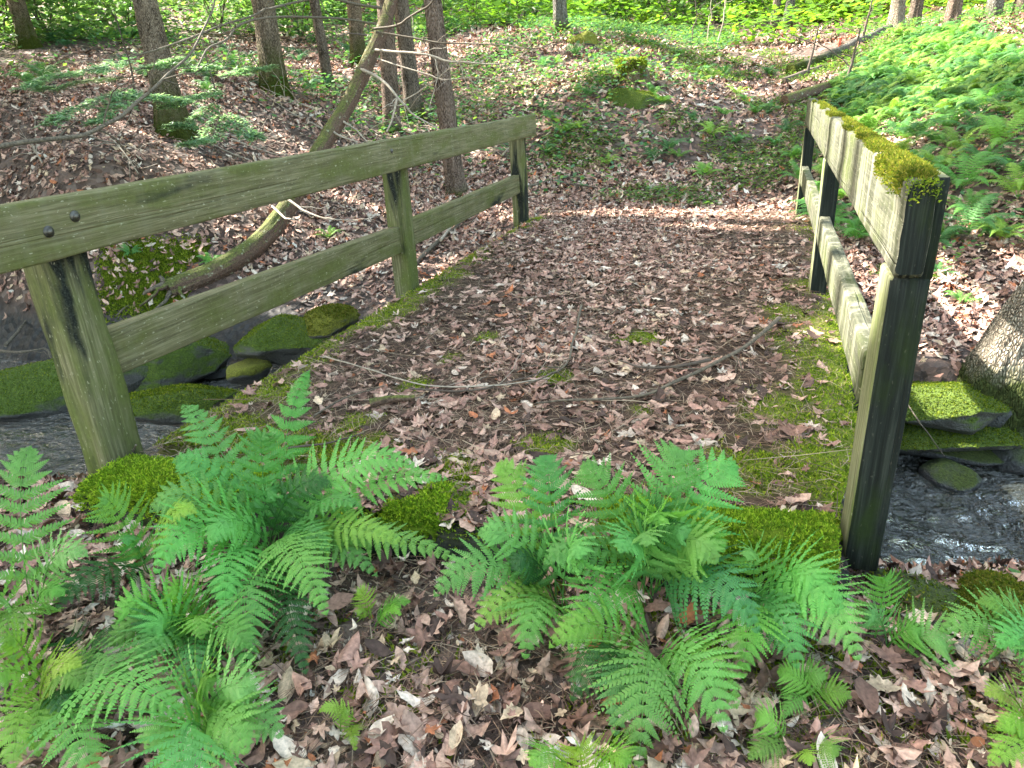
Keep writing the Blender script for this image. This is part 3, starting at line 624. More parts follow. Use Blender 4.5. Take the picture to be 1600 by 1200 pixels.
# ------------------------------------------------------------------ ferns
def frond(mb, stem, P, Nh, W, pairs=24, pin=11, t0=.2, droop=.22, col=None, coarse=False):
    """two-times pinnate frond along bezier P (k,3)"""
    P = np.asarray(P, float); tt = np.linspace(0, 1, 40)[:, None]
    def bz(t): return P[0] * (1 - t) ** 3 + 3 * P[1] * t * (1 - t) ** 2 + 3 * P[2] * t ** 2 * (1 - t) + P[3] * t ** 3
    L = np.linalg.norm(np.diff(bz(tt), axis=0), axis=1).sum()
    u = (np.arange(pairs) + .5) / pairs; u = 1 - (1 - u) ** 1.12; t = (t0 + (1 - t0) * u)[:, None]
    c = bz(t); T = nz(bz(np.minimum(t + .01, 1)) - bz(t - .01)); Nh = np.asarray(Nh, float)
    B = nz(np.cross(T, Nh[None])); Nn = np.cross(B, T)
    prof = np.where(u < .22, .70 + .30 * sst(0, .22, u), 1 - np.clip((u - .22) / .80, 0, 1) ** 1.2) * W
    prof = np.maximum(prof, .006) * rng.uniform(.93, 1.06, pairs)
    gap = np.gradient(u) * (1 - t0) * L
    for sd in (-1, 1):
        ang = np.radians(12 + 34 * u) + rng.normal(0, .06, pairs)
        D = B * (sd * np.cos(ang))[:, None] + T * np.sin(ang)[:, None]
        dr = droop * rng.uniform(.5, 1.5, pairs)
        ps = 1 if coarse else pin
        if coarse:
            q = np.array([0, .3, .65, 1.0]); hw = np.array([.26, .36, .24, .0]); E = np.cross(Nn, D)
            pts = c[:, None] + D[:, None] * (prof[:, None] * q)[..., None] - Nn[:, None] * (dr[:, None] * prof[:, None] * q ** 2)[..., None]
            wv = E[:, None] * (gap[:, None] * 1.15 * hw)[..., None]
            V = np.concatenate([pts - wv, pts + wv], 1); f = np.array([[0, 1, 5, 4], [1, 2, 6, 5], [2, 3, 7, 6]])
            mb.add(V.reshape(-1, 3), (np.arange(pairs)[:, None, None] * 8 + f[None]).reshape(-1, 4), col)
            continue
        q = (np.arange(pin) + .35) / pin; q = np.broadcast_to(q, (pairs, pin))
        lat = rng.normal(0, .05, pairs)
        pts = c[:, None] + D[:, None] * (prof[:, None] * q)[..., None] - Nn[:, None] * (dr[:, None] * prof[:, None] * q ** 2)[..., None] + T[:, None] * (lat[:, None] * prof[:, None] * q ** 2)[..., None]
        Dq = nz(D[:, None] * np.ones((1, pin, 1)) - Nn[:, None] * (2 * dr[:, None] * q)[..., None])
        E = nz(np.cross(np.broadcast_to(Nn[:, None], Dq.shape), Dq)); Nl = np.cross(Dq, E)
        hw = gap[:, None] * .54 * (1 - q ** 1.5) * np.where(q < .1, .9, 1) + .0008; wd = prof[:, None] / pin * .92 * np.ones_like(q)
        for s2 in (-1, 1):
            G_ = nz(E * s2 * .88 + Dq * .5); jz = rng.normal(-.22, .14, q.shape)
            tip = G_ * hw[..., None] + Nl * (hw * jz)[..., None]; half = Dq * (wd * .5)[..., None]
            V = np.stack([pts - half, pts + tip * .6 - half * .95, pts + tip + half * .1, pts + tip * .72 + half * .95, pts + half], 2)
            n = pairs * pin; fi = np.array([0, 1, 2, 3, 4]) if sd * s2 < 0 else np.array([4, 3, 2, 1, 0])
            mb.add(V.reshape(-1, 3), np.arange(n)[:, None] * 5 + fi[None], col)
    ts = np.linspace(0, 1, 14)[:, None]; pr = bz(ts); rr = np.linspace(1, .25, 14) * (.0026 if not coarse else .004)
    tube(stem, pr, rr, 4, cap=False, col=None if col is None else np.array(col) * 1.4)

FC = {'m': (.115, .335, .078), 'g': (.145, .35, .055), 'y': (.19, .38, .05), 'd': (.035, .14, .032), 'b': (.085, .28, .075)}
def fern(label, cpx, cpy, fronds, cz=None):
    b = gp(cpx, cpy, -.1); b[2] = h1(b[0], b[1]) - .01
    e = empty('fern', b, label, 'fern', 'ferns in front of the bridge')
    if len(fronds) > 6:                 # younger fronds between the main ones
        more = []
        for k in range(len(fronds) // 3):
            f0, f1 = (fronds[i_] for i_ in rng.choice(len(fronds), 2, replace=False)); m = rng.uniform(.35, .65); sh = rng.uniform(.6, .85)
            tx = cpx + ((f0[0] * m + f1[0] * (1 - m)) - cpx) * sh; ty = cpy + ((f0[1] * m + f1[1] * (1 - m)) - cpy) * sh
            more.append((tx, ty, (f0[2] + f1[2]) * .5 * sh, .12, f0[4] * .85, 'dgmb'[k % 4]))
        fronds = list(fronds) + more
    for k, (tx, ty, tz, lift, W, c) in enumerate(fronds):
        lift = lift * .8; tip = gp(tx, ty, tz); st = b + np.r_[rng.normal(0, .02, 2), 0]
        v = tip - st; L = np.linalg.norm(v[:2])
        p1 = st + v * np.array([.22, .22, 0]) + np.array([0, 0, max(.05, (tz - b[2]) * .55 + lift * .7)])
        p2 = st + v * np.array([.68, .68, 0]) + np.array([0, 0, (tz - b[2]) * .95 + lift])
        T = nz(tip - st); toc = nz(np.array([0, 0, EYE]) - (st + tip) / 2)
        Nh = nz(np.array([0, 0, .8]) + toc * (.35 + .9 * abs(T[2]))) + rng.normal(0, .12, 3)
        mbf, mbs = MB(), MB(); bl = np.linalg.norm(tip - p2) + np.linalg.norm(p2 - p1)
        prs = int(np.clip(bl / .027, 12, 22)); W *= 1.4 if c == 'y' else 1.85
        frond(mbf, mbf, [st, p1, p2, tip], Nh, W, prs, 14, .16 + .06 * rng.random(), .15 + .3 * rng.random())
        o = mbf.build('frond', M_FERN, e); cc = np.array(FC[c]) * rng.uniform(.72, 1.15) * np.array([rng.uniform(.85, 1.35), 1, rng.uniform(.8, 1.15)]); o.color = (*cc, 1)
        if c == 'd': o['label'] = 'dark frond'  # fronds in the darkest green
    return e
FERNS = [
 ('tall upright fern at the left edge of the photo with water behind it', 55, 985, [(45, 700, .42, .0, .085, 'm'), (-30, 960, .18, .12, .09, 'm'), (135, 868, .2, .10, .06, 'm'), (20, 1030, .12, .14, .07, 'g'), (100, 930, .1, .08, .05, 'g')]),
 ('fern between the tall left fern and the big left clump, one dark bluish frond', 250, 905, [(163, 782, .26, .05, .07, 'm'), (88, 950, .06, .12, .075, 'd'), (305, 800, .3, .05, .05, 'g'), (200, 850, .15, .08, .05, 'b')]),
 ('largest left fern clump in front of the mossy beam with arching fronds', 430, 885, [(285, 632, .40, .06, .075, 'm'), (482, 580, .50, .0, .055, 'm'), (270, 722, .30, .08, .075, 'm'), (412, 682, .40, .05, .08, 'b'), (233, 800, .22, .16, .08, 'm'),
   (243, 895, .16, .22, .10, 'm'), (655, 732, .26, .20, .075, 'm'), (698, 748, .22, .10, .075, 'm'), (632, 850, .16, .10, .07, 'g'), (720, 878, .08, .14, .065, 'm'), (385, 1058, .03, .24, .105, 'm'), (510, 960, .14, .2, .09, 'm'), (478, 1052, .0, .14, .08, 'd'), (350, 960, .10, .2, .085, 'm'), (560, 790, .22, .08, .06, 'b'), (590, 900, .06, .15, .07, 'm'), (330, 850, .2, .15, .08, 'm')]),
 ('yellow green fern under the large left clump with long narrow leaflets', 325, 1015, [(180, 962, .10, .10, .075, 'g'), (215, 1045, .06, .12, .08, 'm'), (270, 925, .14, .06, .05, 'g'), (300, 1080, .03, .1, .08, 'b'), (235, 1000, .08, .12, .08, 'm'), (390, 1010, .1, .1, .075, 'm'), (170, 1010, .06, .12, .07, 'g')]),
 ('lime green fern in the bottom left corner beside bare leaf litter', 95, 1115, [(15, 1005, .16, .08, .07, 'y'), (125, 1040, .14, .06, .07, 'y'), (-20, 1080, .12, .1, .07, 'y'), (285, 1115, .14, .12, .10, 'm'), (150, 1215, .1, .1, .09, 'm'), (200, 1060, .12, .1, .08, 'm'), (20, 1200, .1, .1, .07, 'g'), (60, 1180, .08, .1, .06, 'g')]),
 ('broad fern cut off by the bottom edge at lower left', 330, 1180, [(398, 1085, .16, .10, .085, 'm'), (285, 1235, .14, .14, .11, 'm'), (385, 1175, .14, .1, .09, 'm'), (230, 1170, .1, .1, .08, 'm'), (440, 1150, .08, .12, .08, 'm'), (330, 1070, .16, .08, .085, 'g')]),
 ('fern left of centre reaching over the black beam edge, tips to the left', 880, 955, [(678, 932, .10, .20, .085, 'm'), (748, 835, .20, .10, .07, 'm'), (778, 725, .34, .03, .07, 'g'), (852, 715, .36, .03, .07, 'm'), (742, 985, .04, .16, .07, 'g'), (820, 1030, .02, .2, .085, 'm'), (905, 870, .25, .1, .09, 'm')]),
 ('tallest central fern with upright fronds against the deck', 1010, 945, [(910, 728, .34, .04, .08, 'm'), (1062, 706, .38, .04, .10, 'm'), (1152, 730, .34, .08, .095, 'm'), (1185, 988, .10, .20, .095, 'b'), (1118, 880, .2, .16, .095, 'm'), (970, 860, .25, .1, .09, 'm'), (850, 880, .18, .14, .08, 'm'), (1130, 860, .22, .1, .08, 'g'), (890, 1020, .06, .2, .09, 'g'), (1010, 850, .26, .1, .08, 'm')]),
 ('low central fern drooping forward over dead leaves', 1010, 1055, [(998, 1200, .02, .26, .11, 'm'), (1132, 1145, .02, .20, .09, 'm'), (1152, 1108, .04, .18, .075, 'g'), (892, 1095, .05, .16, .08, 'd'), (858, 1012, .1, .14, .06, 'g'), (960, 1150, .02, .2, .08, 'b')]),
 ('fern in front of the right half of the mossy beam spreading right', 1175, 960, [(1342, 1032, .04, .22, .095, 'm'), (1245, 1045, .03, .18, .085, 'm'), (1285, 935, .12, .16, .08, 'm'), (1170, 872, .2, .08, .06, 'm'), (1330, 985, .08, .2, .085, 'm'), (1160, 1060, .02, .2, .085, 'g')]),
 ('small fern at the foot of the right near post, one frond upright', 1382, 1012, [(1385, 905, .12, .02, .05, 'g'), (1490, 1022, -.06, .12, .065, 'm'), (1352, 965, .0, .06, .045, 'm'), (1440, 1000, -.04, .08, .05, 'g')]),
 ('fern reaching in from the right edge over a yellow mossy rock', 1625, 1010, [(1470, 985, .0, .10, .07, 'm'), (1530, 940, .04, .06, .05, 'g'), (1610, 1060, -.02, .12, .075, 'm'), (1560, 1010, .0, .1, .07, 'm')]),
 ('lime green fern in the bottom right corner', 1640, 1165, [(1540, 1085, .05, .06, .06, 'y'), (1545, 1195, .04, .08, .065, 'y'), (1610, 1090, .1, .06, .06, 'g'), (1560, 1140, .05, .08, .06, 'y')]),
 ('pale lime fern cut off by the bottom edge near the middle', 905, 1250, [(828, 1195, .10, .06, .06, 'y'), (985, 1192, .10, .06, .06, 'y'), (905, 1172, .1, .04, .06, 'y')]),
 ('small pale fern in the gap between left and central clumps', 585, 985, [(560, 925, .08, .02, .03, 'y'), (625, 960, .04, .03, .03, 'y'), (640, 940, .04, .03, .028, 'g'), (560, 960, .03, .03, .03, 'y')]),
 ('tiny yellow fern sprig lying on leaves at bottom centre left', 545, 1150, [(500, 1110, .0, .03, .025, 'y'), (555, 1170, .0, .03, .025, 'y'), (540, 1115, .02, .03, .025, 'y')]),
 ('little dark fern below the right beam fern on mossy ground', 1255, 1085, [(1215, 1050, -.02, .04, .04, 'g'), (1330, 1090, -.04, .04, .035, 'g'), (1290, 1060, -.02, .04, .035, 'm'), (1225, 1120, -.05, .03, .03, 'g')]),
 ('small green fern on moss at bottom right centre', 1240, 1165, [(1180, 1120, -.02, .05, .04, 'g'), (1310, 1180, -.04, .04, .04, 'g'), (1265, 1195, -.04, .04, .035, 'y'), (1170, 1185, -.04, .04, .035, 'g')]),
 ('small dark fern on moss left of the lower left clump', 150, 1025, [(110, 1005, .0, .05, .04, 'd'), (190, 1010, .0, .05, .04, 'd'), (140, 1055, -.02, .04, .035, 'd')]),
]
for a in FERNS: fern(*a)

# the ferns farther off: six plant meshes, copied one by one
def plant_mesh(k, fine=True):
    mb = MB(); nf = 7 + k % 4
    for q in range(nf):
        a = 2 * np.pi * q / nf + rng.uniform(-.4, .4); d = np.array([np.cos(a), np.sin(a), 0]); L = rng.uniform(.28, .42); hh = rng.uniform(.16, .32)
        P = [np.zeros(3), d * L * .15 + [0, 0, hh * .7], d * L * .6 + [0, 0, hh * 1.15], d * L + [0, 0, hh * .7]]
        frond(mb, mb, P, np.array([0, 0, 1.0]) - d * .1, rng.uniform(.075, .11), 22 if fine else 24, 6, .18, .35, (1, 1, 1), not fine)
    o = mb.build('fern', M_FERN); me = o.data; bpy.data.objects.remove(o); return me
FM = [plant_mesh(k) for k in range(6)]; FMC = [plant_mesh(k, False) for k in range(6)]
def fern_at(x, y, s, label, group, cols):
    o = bpy.data.objects.new('fern', FM[rng.integers(0, 6)]); COL.objects.link(o)
    n = normal(np.array([x]), np.array([y]))[0]; q = Vector((0, 0, 1)).rotation_difference(Vector(n * .5 + np.array([0, 0, .5])))
    o.rotation_mode = 'QUATERNION'; from mathutils import Quaternion
    o.rotation_quaternion = q @ Quaternion((0, 0, 1), rng.uniform(0, 6.28)); o.location = (x, y, h1(x, y) - .01); o.scale = (s, s, s * rng.uniform(.8, 1.1))
    c = np.array(cols[rng.integers(0, len(cols))]) * rng.uniform(.85, 1.2); o.color = (*c, 1); return tag(o, label, 'fern', group)
CB = [(.10, .26, .045), (.15, .31, .045), (.085, .23, .06), (.20, .34, .05), (.06, .17, .045)]
def slope_dens(px, py):             # dense patch right of the trail
    e = 1285 + (300 - py) * .15 if py > 150 else 1300 + (150 - py) * 1.15
    return px > e and vn(np.array([[px, py]]), .018, 5)[0] > .27 and py > 55 - (px - 1400) * .05
pts = []; tries = 0
while len(pts) < 225 and tries < 5000:
    tries += 1; px = rng.uniform(1260, 1680); py = 60 + 330 * rng.random() ** 1.2
    if not slope_dens(px, py) or (py > 300 and rng.random() < .55): continue
    p = onpx(px, py, 5.5)
    if p is None or p[2] < -.3 or any((p[0] - a) ** 2 + (p[1] - b) ** 2 < .07 for a, b in pts): continue
    pts.append((p[0], p[1])); fern_at(p[0], p[1], rng.uniform(.6, 1.05), 'one of the green ferns packed on the slope behind the right railing', 'ferns on the slope behind the right railing', CB)
FB = []
tries = 0
while len(FB) < 300 and tries < 6000:
    tries += 1; px = rng.uniform(1260, 1760); py = 52 + 125 * rng.random()
    if not slope_dens(px, py): continue
    p = onpx(px, py, 5.5)
    if p is not None and p[2] > -.2: FB.append(p)
mb = MB()
for p in FB:
    me = FMC[rng.integers(0, 6)]; V = np.zeros(len(me.vertices) * 3); me.vertices.foreach_get('co', V); V = V.reshape(-1, 3); F = np.zeros(len(me.loops), int); me.loops.foreach_get('vertex_index', F); F4 = F[:len(me.polygons) * 4]
    lt = np.zeros(len(me.polygons), int); me.polygons.foreach_get('loop_total', lt)
    if not (lt == 4).all(): ls = np.r_[0, np.cumsum(lt)[:-1]]; F4 = np.stack([F[ls[lt == 4] + k] for k in range(4)], -1)
    a = rng.uniform(0, 6.28); ca, sa = math.cos(a), math.sin(a); k = rng.uniform(.5, .95); q = V * k @ np.array([[ca, sa, 0], [-sa, ca, 0], [0, 0, 1]])
    q[:, 2] += h(q[:, 0] + p[0], q[:, 1] + p[1]) - p[2]; mb.add(q + p, F4.reshape(-1, 4), np.array(CB[rng.integers(0, 5)]) * rng.uniform(.8, 1.15))
tag(mb.build('fern_bed', mat_attr('fern bed green', .5, .32, .16, 30, .3, 1.25)), 'smaller ferns filling the gaps of the fern slope at right', 'ferns', kind='stuff')
for px, py in [(860, 190), (850, 175), (900, 205), (880, 215), (900, 90), (930, 95), (870, 100), (850, 105), (950, 85), (1020, 250), (1045, 240), (1060, 250), (950, 262), (1080, 190), (1110, 125), (1130, 120), (1100, 130), (1150, 150), (1165, 160),
               (1180, 180), (1200, 180), (1130, 185), (1110, 215), (1150, 225), (1210, 230), (1230, 210), (1240, 250), (1260, 190), (1000, 115), (1020, 150), (1030, 165), (905, 150), (920, 155), (1200, 120), (1190, 60), (1060, 90), (980, 60), (1250, 285), (1100, 280), (855, 245)]:
    p = onpx(px, py, 6)
    if p is not None: fern_at(p[0], p[1], rng.uniform(.5, .85), 'one of the low ferns dotted over dead leaves beyond the bridge', 'ferns dotted beyond the far end of the bridge', CB)
for k in range(40):
    p = onpx(rng.uniform(-20, 640), rng.uniform(55, 150), 9)
    if p is not None: fern_at(p[0], p[1], rng.uniform(.6, 1.1), 'one of the pale ferns among the trunks at upper left', 'ferns among the trunks at upper left', [(.06, .17, .08), (.08, .2, .06), (.05, .13, .06)])
for lab, px, py, s in [('fern behind the right near post, growing beside the mossy stones', 1475, 375, .5), ('fern between the right near post and the leaning tree, lower of the two', 1465, 435, .45), ('pale fern at the foot of the leaning tree by the right railing', 1500, 480, .4),
                       ('fern at lower right of the fern slope near the leaning tree', 1550, 375, .6), ('pale green fern on the stream bank seen under the left top rail', 330, 415, .4), ('small fern behind the left lower rail on sunlit leaves', 515, 375, .45), ('bluish fern by the moss under the left top rail', 205, 400, .35)]:
    p = onpx(px, py, 4)
    if p is not None: fern_at(p[0], p[1], s, lab, None, CB)
# low seedlings and grassy green, uncountable
mb = MB()
def sprinkle(mb, x, y, s0, s1, hgt, cols, nl=4):
    n = len(x)
    for q in range(nl):
        s = rng.uniform(s0, s1, n); th = rng.uniform(0, 6.28, n); d = np.stack([np.cos(th), np.sin(th), rng.uniform(-.1, .5, n)], -1); sd = nz(np.cross(d, rng.normal(0, .3, (n, 3)) + [0, 0, 1]))
        P = np.stack([x, y, h(x, y)], -1) + np.stack([rng.normal(0, s1 * .8, n), rng.normal(0, s1 * .8, n), rng.uniform(.01, hgt, n)], -1)
        V = np.stack([P, P + d * (s * .5)[:, None] + sd * (s * .28)[:, None], P + d * s[:, None], P + d * (s * .5)[:, None] - sd * (s * .28)[:, None]], 1)
        mb.add(V.reshape(-1, 3), np.arange(n * 4).reshape(-1, 4), np.repeat(np.array(cols)[rng.integers(0, len(cols), n)] * rng.uniform(.8, 1.2, (n, 1)), 4, 0))
x, y = scatter_region(20000, (-3, 2.2), (8.4, 18), lambda x, y: sst(.46, .62, fbm(np.stack([x, y], -1), .8, 71, 3) + .12 * sst(-1.5, .5, x) * sst(13, 10, y)) * .9)
sprinkle(mb, x, y, .03, .07, .09, [(.10, .2, .03), (.07, .16, .03), (.15, .24, .04), (.09, .11, .03)])
x, y = scatter_region(20000, (-18, -1), (8.5, 24), lambda x, y: sst(.40, .58, fbm(np.stack([x, y], -1), .6, 73, 3)) * sst(8, 13, y - x * .15) * .9)
sprinkle(mb, x, y, .05, .12, .3, [(.08, .2, .06), (.06, .16, .07), (.14, .24, .05)])
x, y = scatter_region(12000, (1, 11), (6.0, 22), lambda x, y: sst(.0, 1.2, x - .9 - (y - 6) * .03) * .55)
sprinkle(mb, x, y, .03, .075, .22, [(.08, .22, .05), (.10, .25, .05), (.07, .19, .07), (.15, .27, .05)], 6)
x, y = scatter_region(14000, (-30, 24), (20, 42), lambda x, y: .8 * sst(.3, .5, fbm(np.stack([x, y], -1), .3, 75, 3)))
sprinkle(mb, x, y, .12, .3, .8, [(.12, .26, .03), (.17, .32, .03), (.09, .2, .03)])
tag(mb.build('ground_cover', M_LEAF), 'low green seedlings and ground cover over the far slopes', 'ground cover', kind='stuff')

# ------------------------------------------------------------------ trees
def trunk_mb(P, r0, r1, flare=1.6, ridges=9, seed=0, sides=44, rows=70, sink=0.0, rough=.19):
    mb = MB(); P = resample(P, rows); L = np.linalg.norm(np.diff(P, axis=0), axis=1); s = np.r_[0, np.cumsum(L)]
    s = np.maximum(s - sink, 0); rad = r0 + (r1 - r0) * (s / s[-1]) + r0 * (flare - 1) * np.exp(-s / (r0 * 1.6))
    ph = rng.uniform(0, 6.28)
    def dsp(a, P_):
        fl = np.exp(-s / (r0 * 2.0))[:, None]
        but = (.5 + .5 * np.cos(a * 5 + ph + .7 * np.sin(a * 2 + ph)))[None] ** 2
        q = np.stack([np.broadcast_to(np.cos(a) * 3, (len(s), sides)), np.broadcast_to(np.sin(a) * 3, (len(s), sides)), np.broadcast_to((s * 1.3)[:, None], (len(s), sides))], -1).reshape(-1, 3)
        nn = fbm(q, 2.4, seed, 3).reshape(len(s), sides) - .5; n2 = fbm(q * np.array([1, 1, .25]), 7, seed + 5, 2).reshape(len(s), sides) - .5
        return 1 + fl * but * .9 * (flare - 1) + nn * .16 + n2 * rough
    tube(mb, P, rad, sides, dsp); return mb
CR = np.array([(.045, .12, .025), (.06, .15, .03), (.035, .09, .03), (.09, .19, .03)])
def crown_mb(c, rad, n, size, seed=0, dark=False):
    k = max(8, int(n / 55)); d = nz(rng.normal(0, 1, (k, 3))); cc = c + d * np.array(rad) * (rng.random((k, 1)) ** .4)
    P = cc[rng.integers(0, k, n)] + rng.normal(0, 1, (n, 3)) * np.array([.5, .5, .28]) * (np.mean(rad) / 3)
    P = P[keep_shade(P)]; n = len(P)
    s = rng.uniform(.6, 1.3, n) * size; th = rng.uniform(0, 6.28, n); d = nz(np.stack([np.cos(th), np.sin(th), rng.normal(-.15, .35, n)], -1)); sd = nz(np.cross(d, rng.normal(0, .45, (n, 3)) + [0, 0, 1]))
    o = [(0, 0), (.3, .32), (.65, .27), (1, 0), (.65, -.27), (.3, -.32)]
    V = np.stack([P + d * (s * a)[:, None] + sd * (s * b)[:, None] for a, b in o], 1)
    mb = MB(); mb.add(V.reshape(-1, 3), np.arange(n * 6).reshape(-1, 6), np.repeat(CR[rng.integers(0, 4, n)] * rng.uniform(.7, 1.25, (n, 1)), 6, 0)); return mb
def tree(label, base, top_off, r, hgt, mat, crown=(3.0, 3.0, 3.0, 2200, .26), flare=1.6, group='trees standing on the slope', branches=(), crownz=None, cat='tree'):
    if group.startswith('trees standing'): r *= .70
    base = np.array(base, float); base[2] = h1(base[0], base[1]) - .08
    e = empty('tree', base, label, cat, group); top = base + np.array([top_off[0], top_off[1], hgt])
    mid = base + np.array([top_off[0] * .42, top_off[1] * .42, hgt * .5]) + np.r_[rng.normal(0, .06, 2), 0]
    P = [base - [0, 0, .35], base, base + (mid - base) * .5 + np.r_[rng.normal(0, .03, 2), 0], mid, top]
    trunk_mb(P, r, r * .45, flare, seed=int(rng.integers(1, 900)), sink=.35).build('trunk', mat, e, True)
    if base[0] > 1 and group.startswith('trees standing'): crown = (2.2, 2.2, 2.2, 700, .26)
    cz = top[2] - crown[2] * .4 if crownz is None else crownz
    crown_mb(np.array([top[0], top[1], cz]), crown[:3], crown[3], crown[4]).build('crown', M_CROWN, e)
    for (P_, r0, r1, mt, tw) in branches:
        branch(P_, r0, r1, mt, tw, e)
    return e
def branch(P_, r0, r1, mt, tw, e, name='branch'):
    P_ = jit_path(P_, max(10, 4 * len(P_)), .03, int(rng.integers(1, 999))); mb = MB(); n = len(P_); tube(mb, P_, np.linspace(r0, r1, n), 6)
    for q in range(tw):
        k = rng.integers(n // 4, n - 1); d = nz(P_[k + 1] - P_[k]); s = nz(np.cross(d, rng.normal(0, 1, 3)) + d * .8 + [0, 0, -.1]); L = rng.uniform(.2, .55) * (1 if r0 > .008 else .5)
        Q = jit_path([P_[k], P_[k] + s * L * .5, P_[k] + s * L + rng.normal(0, .06, 3)], 7, .1, int(rng.integers(1, 999))); rr = (r0 + (r1 - r0) * k / n) * .5
        tube(mb, Q, np.linspace(rr, r1 * .5, 7), 4)
    return mb.build(name, mt, e, True)
def A(*l): return [at(*p) for p in l]
tree('thick brown tree with mossy flared roots behind the left railing', at(275, 215, 10), (-.9, 1.2), .215, 9, M_BARK_M, flare=1.75)
tree('furrowed tree right of the mossy rooted one, tan streaked left side', at(430, 140, 12), (-.1, .4), .235, 10, M_BARK_M, flare=1.35)
tree('slim straight brown tree between the wide furrowed trunks', at(515, 138, 14.5), (-.2, .3), .135, 10, M_BARK, flare=1.3)
tree('dark mossy footed tree standing behind the leaning trunk', at(562, 105, 17), (.1, .5), .21, 11, M_BARK_M, flare=1.5)
B1 = [(A((612, 15, 12.1), (560, 8, 11.6), (500, 2, 11), (425, 19, 10), (400, 20, 9.4), (332, 40, 8.8), (250, 80, 8.2), (208, 92, 8.0)), .022, .006, M_STICK, 8),
      (A((612, 40, 12.1), (520, 30, 11), (400, 30, 9.2), (350, 60, 8.6), (320, 95, 8.2), (295, 110, 8.0), (250, 112, 7.8)), .018, .004, M_STICK, 8)]
tree('reddish trunk crossed by dead branches, left of the close pair', at(613, 205, 12.3), (-.1, .3), .185, 10, M_BARK_B, flare=1.25, branches=B1)
tree('brown trunk directly right of the reddish one, behind the twigs', at(650, 207, 13), (.05, .3), .195, 10, M_BARK, flare=1.3)
tree('straight ridged trunk nearest the left railing, rising behind its rails', at(714, 305, 9.3), (-.35, .3), .17, 9, M_BARK_B, flare=1.3)
tree('grey tree with a mossy foot alone above the middle of the hill', at(876, 48, 17), (.1, .2), .20, 11, M_BARK_G, flare=1.6)
tree('dark tree nearest the top left corner', at(47, 75, 18), (-.5, 0), .21, 11, M_BARK_M, flare=1.5)
tree('thin dark tree at the extreme left edge', at(8, 60, 21), (-.6, 0), .16, 11, M_BARK)
tree('wide grey brown trunk far back between the top left trees', at(150, 40, 22), (0, .4), .30, 12, M_BARK_G, flare=1.3)
tree('slim grey trunk right of the wide far one', at(178, 45, 23), (0, .4), .17, 12, M_BARK_G, flare=1.3)
tree('far brown trunk just left of the mossy rooted tree', at(218, 40, 24), (.2, .4), .19, 12, M_BARK, flare=1.3)
tree('far slim trunk touching the mossy rooted tree on its left', at(234, 40, 25), (.2, .4), .15, 12, M_BARK)
tree('far thin mossy trunk between furrowed and slim tree', at(480, 22, 26), (0, .4), .17, 12, M_BARK_M)
tree('far trunk behind the slim straight tree', at(455, 20, 28), (0, .4), .15, 12, M_BARK)
tree('pale trunk on the crest where the fallen log ends', at(1397, 52, 19), (.25, .4), .20, 11, M_BARK_R, flare=1.5)
tree('brown trunk just right of the pale crest trunk', at(1426, 45, 20), (.2, .4), .18, 11, M_BARK, flare=1.4)
tree('sunlit orange brown trunk in the middle of the right crest', at(1487, 38, 17), (.3, .4), .17, 11, M_BARK_B, flare=1.4)
tree('grey trunk second from the right edge on the crest', at(1551, 30, 18), (.1, .4), .19, 11, M_BARK_G, flare=1.3)
tree('brown trunk at the top right corner', at(1594, 28, 18), (.2, .4), .19, 11, M_BARK, flare=1.3)
tree('dark leaning trunk left of the two at the trail end', at(1208, 48, 26), (.6, .4), .17, 12, M_BARK, flare=1.3)
tree('dark trunk right of the pair at the trail end', at(1228, 44, 27), (.9, .4), .20, 12, M_BARK_G, flare=1.4)
tree('far slim grey trunk in the lime foliage beyond the trail', at(1292, 22, 33), (.2, .4), .17, 12, M_BARK_G)
tree('far thin trunk above the log end right of the trail', at(770, 14, 30), (.2, .4), .2, 12, M_BARK_G)
tree('far trunk in lime leaves behind the close pair', at(690, 15, 28), (.2, .4), .17, 12, M_BARK)
for px, d in [(25, 34), (100, 30), (130, 38), (255, 33), (320, 29), (370, 36), (540, 34), (590, 38), (735, 36), (800, 34), (845, 40), (920, 33), (960, 39), (1010, 31), (1060, 36), (1100, 40), (1165, 34), (1260, 40), (1330, 38), (1365, 42), (1455, 36), (1520, 34), (1570, 38)]:
    tree('one of the thin far trunks among the leaves along the top edge', at(px, 12, d), (rng.uniform(-.5, .5), .3), rng.uniform(.13, .24), 13, [M_BARK, M_BARK_G, M_BARK_B][int(rng.integers(0, 3))], group='trees standing on the slope, far thin ones', crown=(2.5, 2.5, 2.6, 900, .35))
# leaning tree by the right railing with sun bands on it
b = at(1566, 585, 4.66); b = np.array([b[0], b[1], -.34])
e = empty('tree', b, 'leaning ridged tree beside the right railing with bright sun bands', 'tree', 'trees standing on the slope')
P = [b + [-.12, -.04, -.45], b, b + [.12, .06, .35], b + [.42, .16, .95], b + [1.25, .5, 2.6], b + [1.8, 1.4, 5.2], b + [2.2, 1.8, 8]]
trunk_mb(P, .165, .11, 1.2, seed=444, sides=90, rows=160, sink=.45, rough=.2).build('trunk', M_BARK_R, e, True)
crown_mb(np.array(P[-1]) + [0, 0, 1], (2.0, 2.0, 1.8), 500, .26).build('crown', M_CROWN, e)
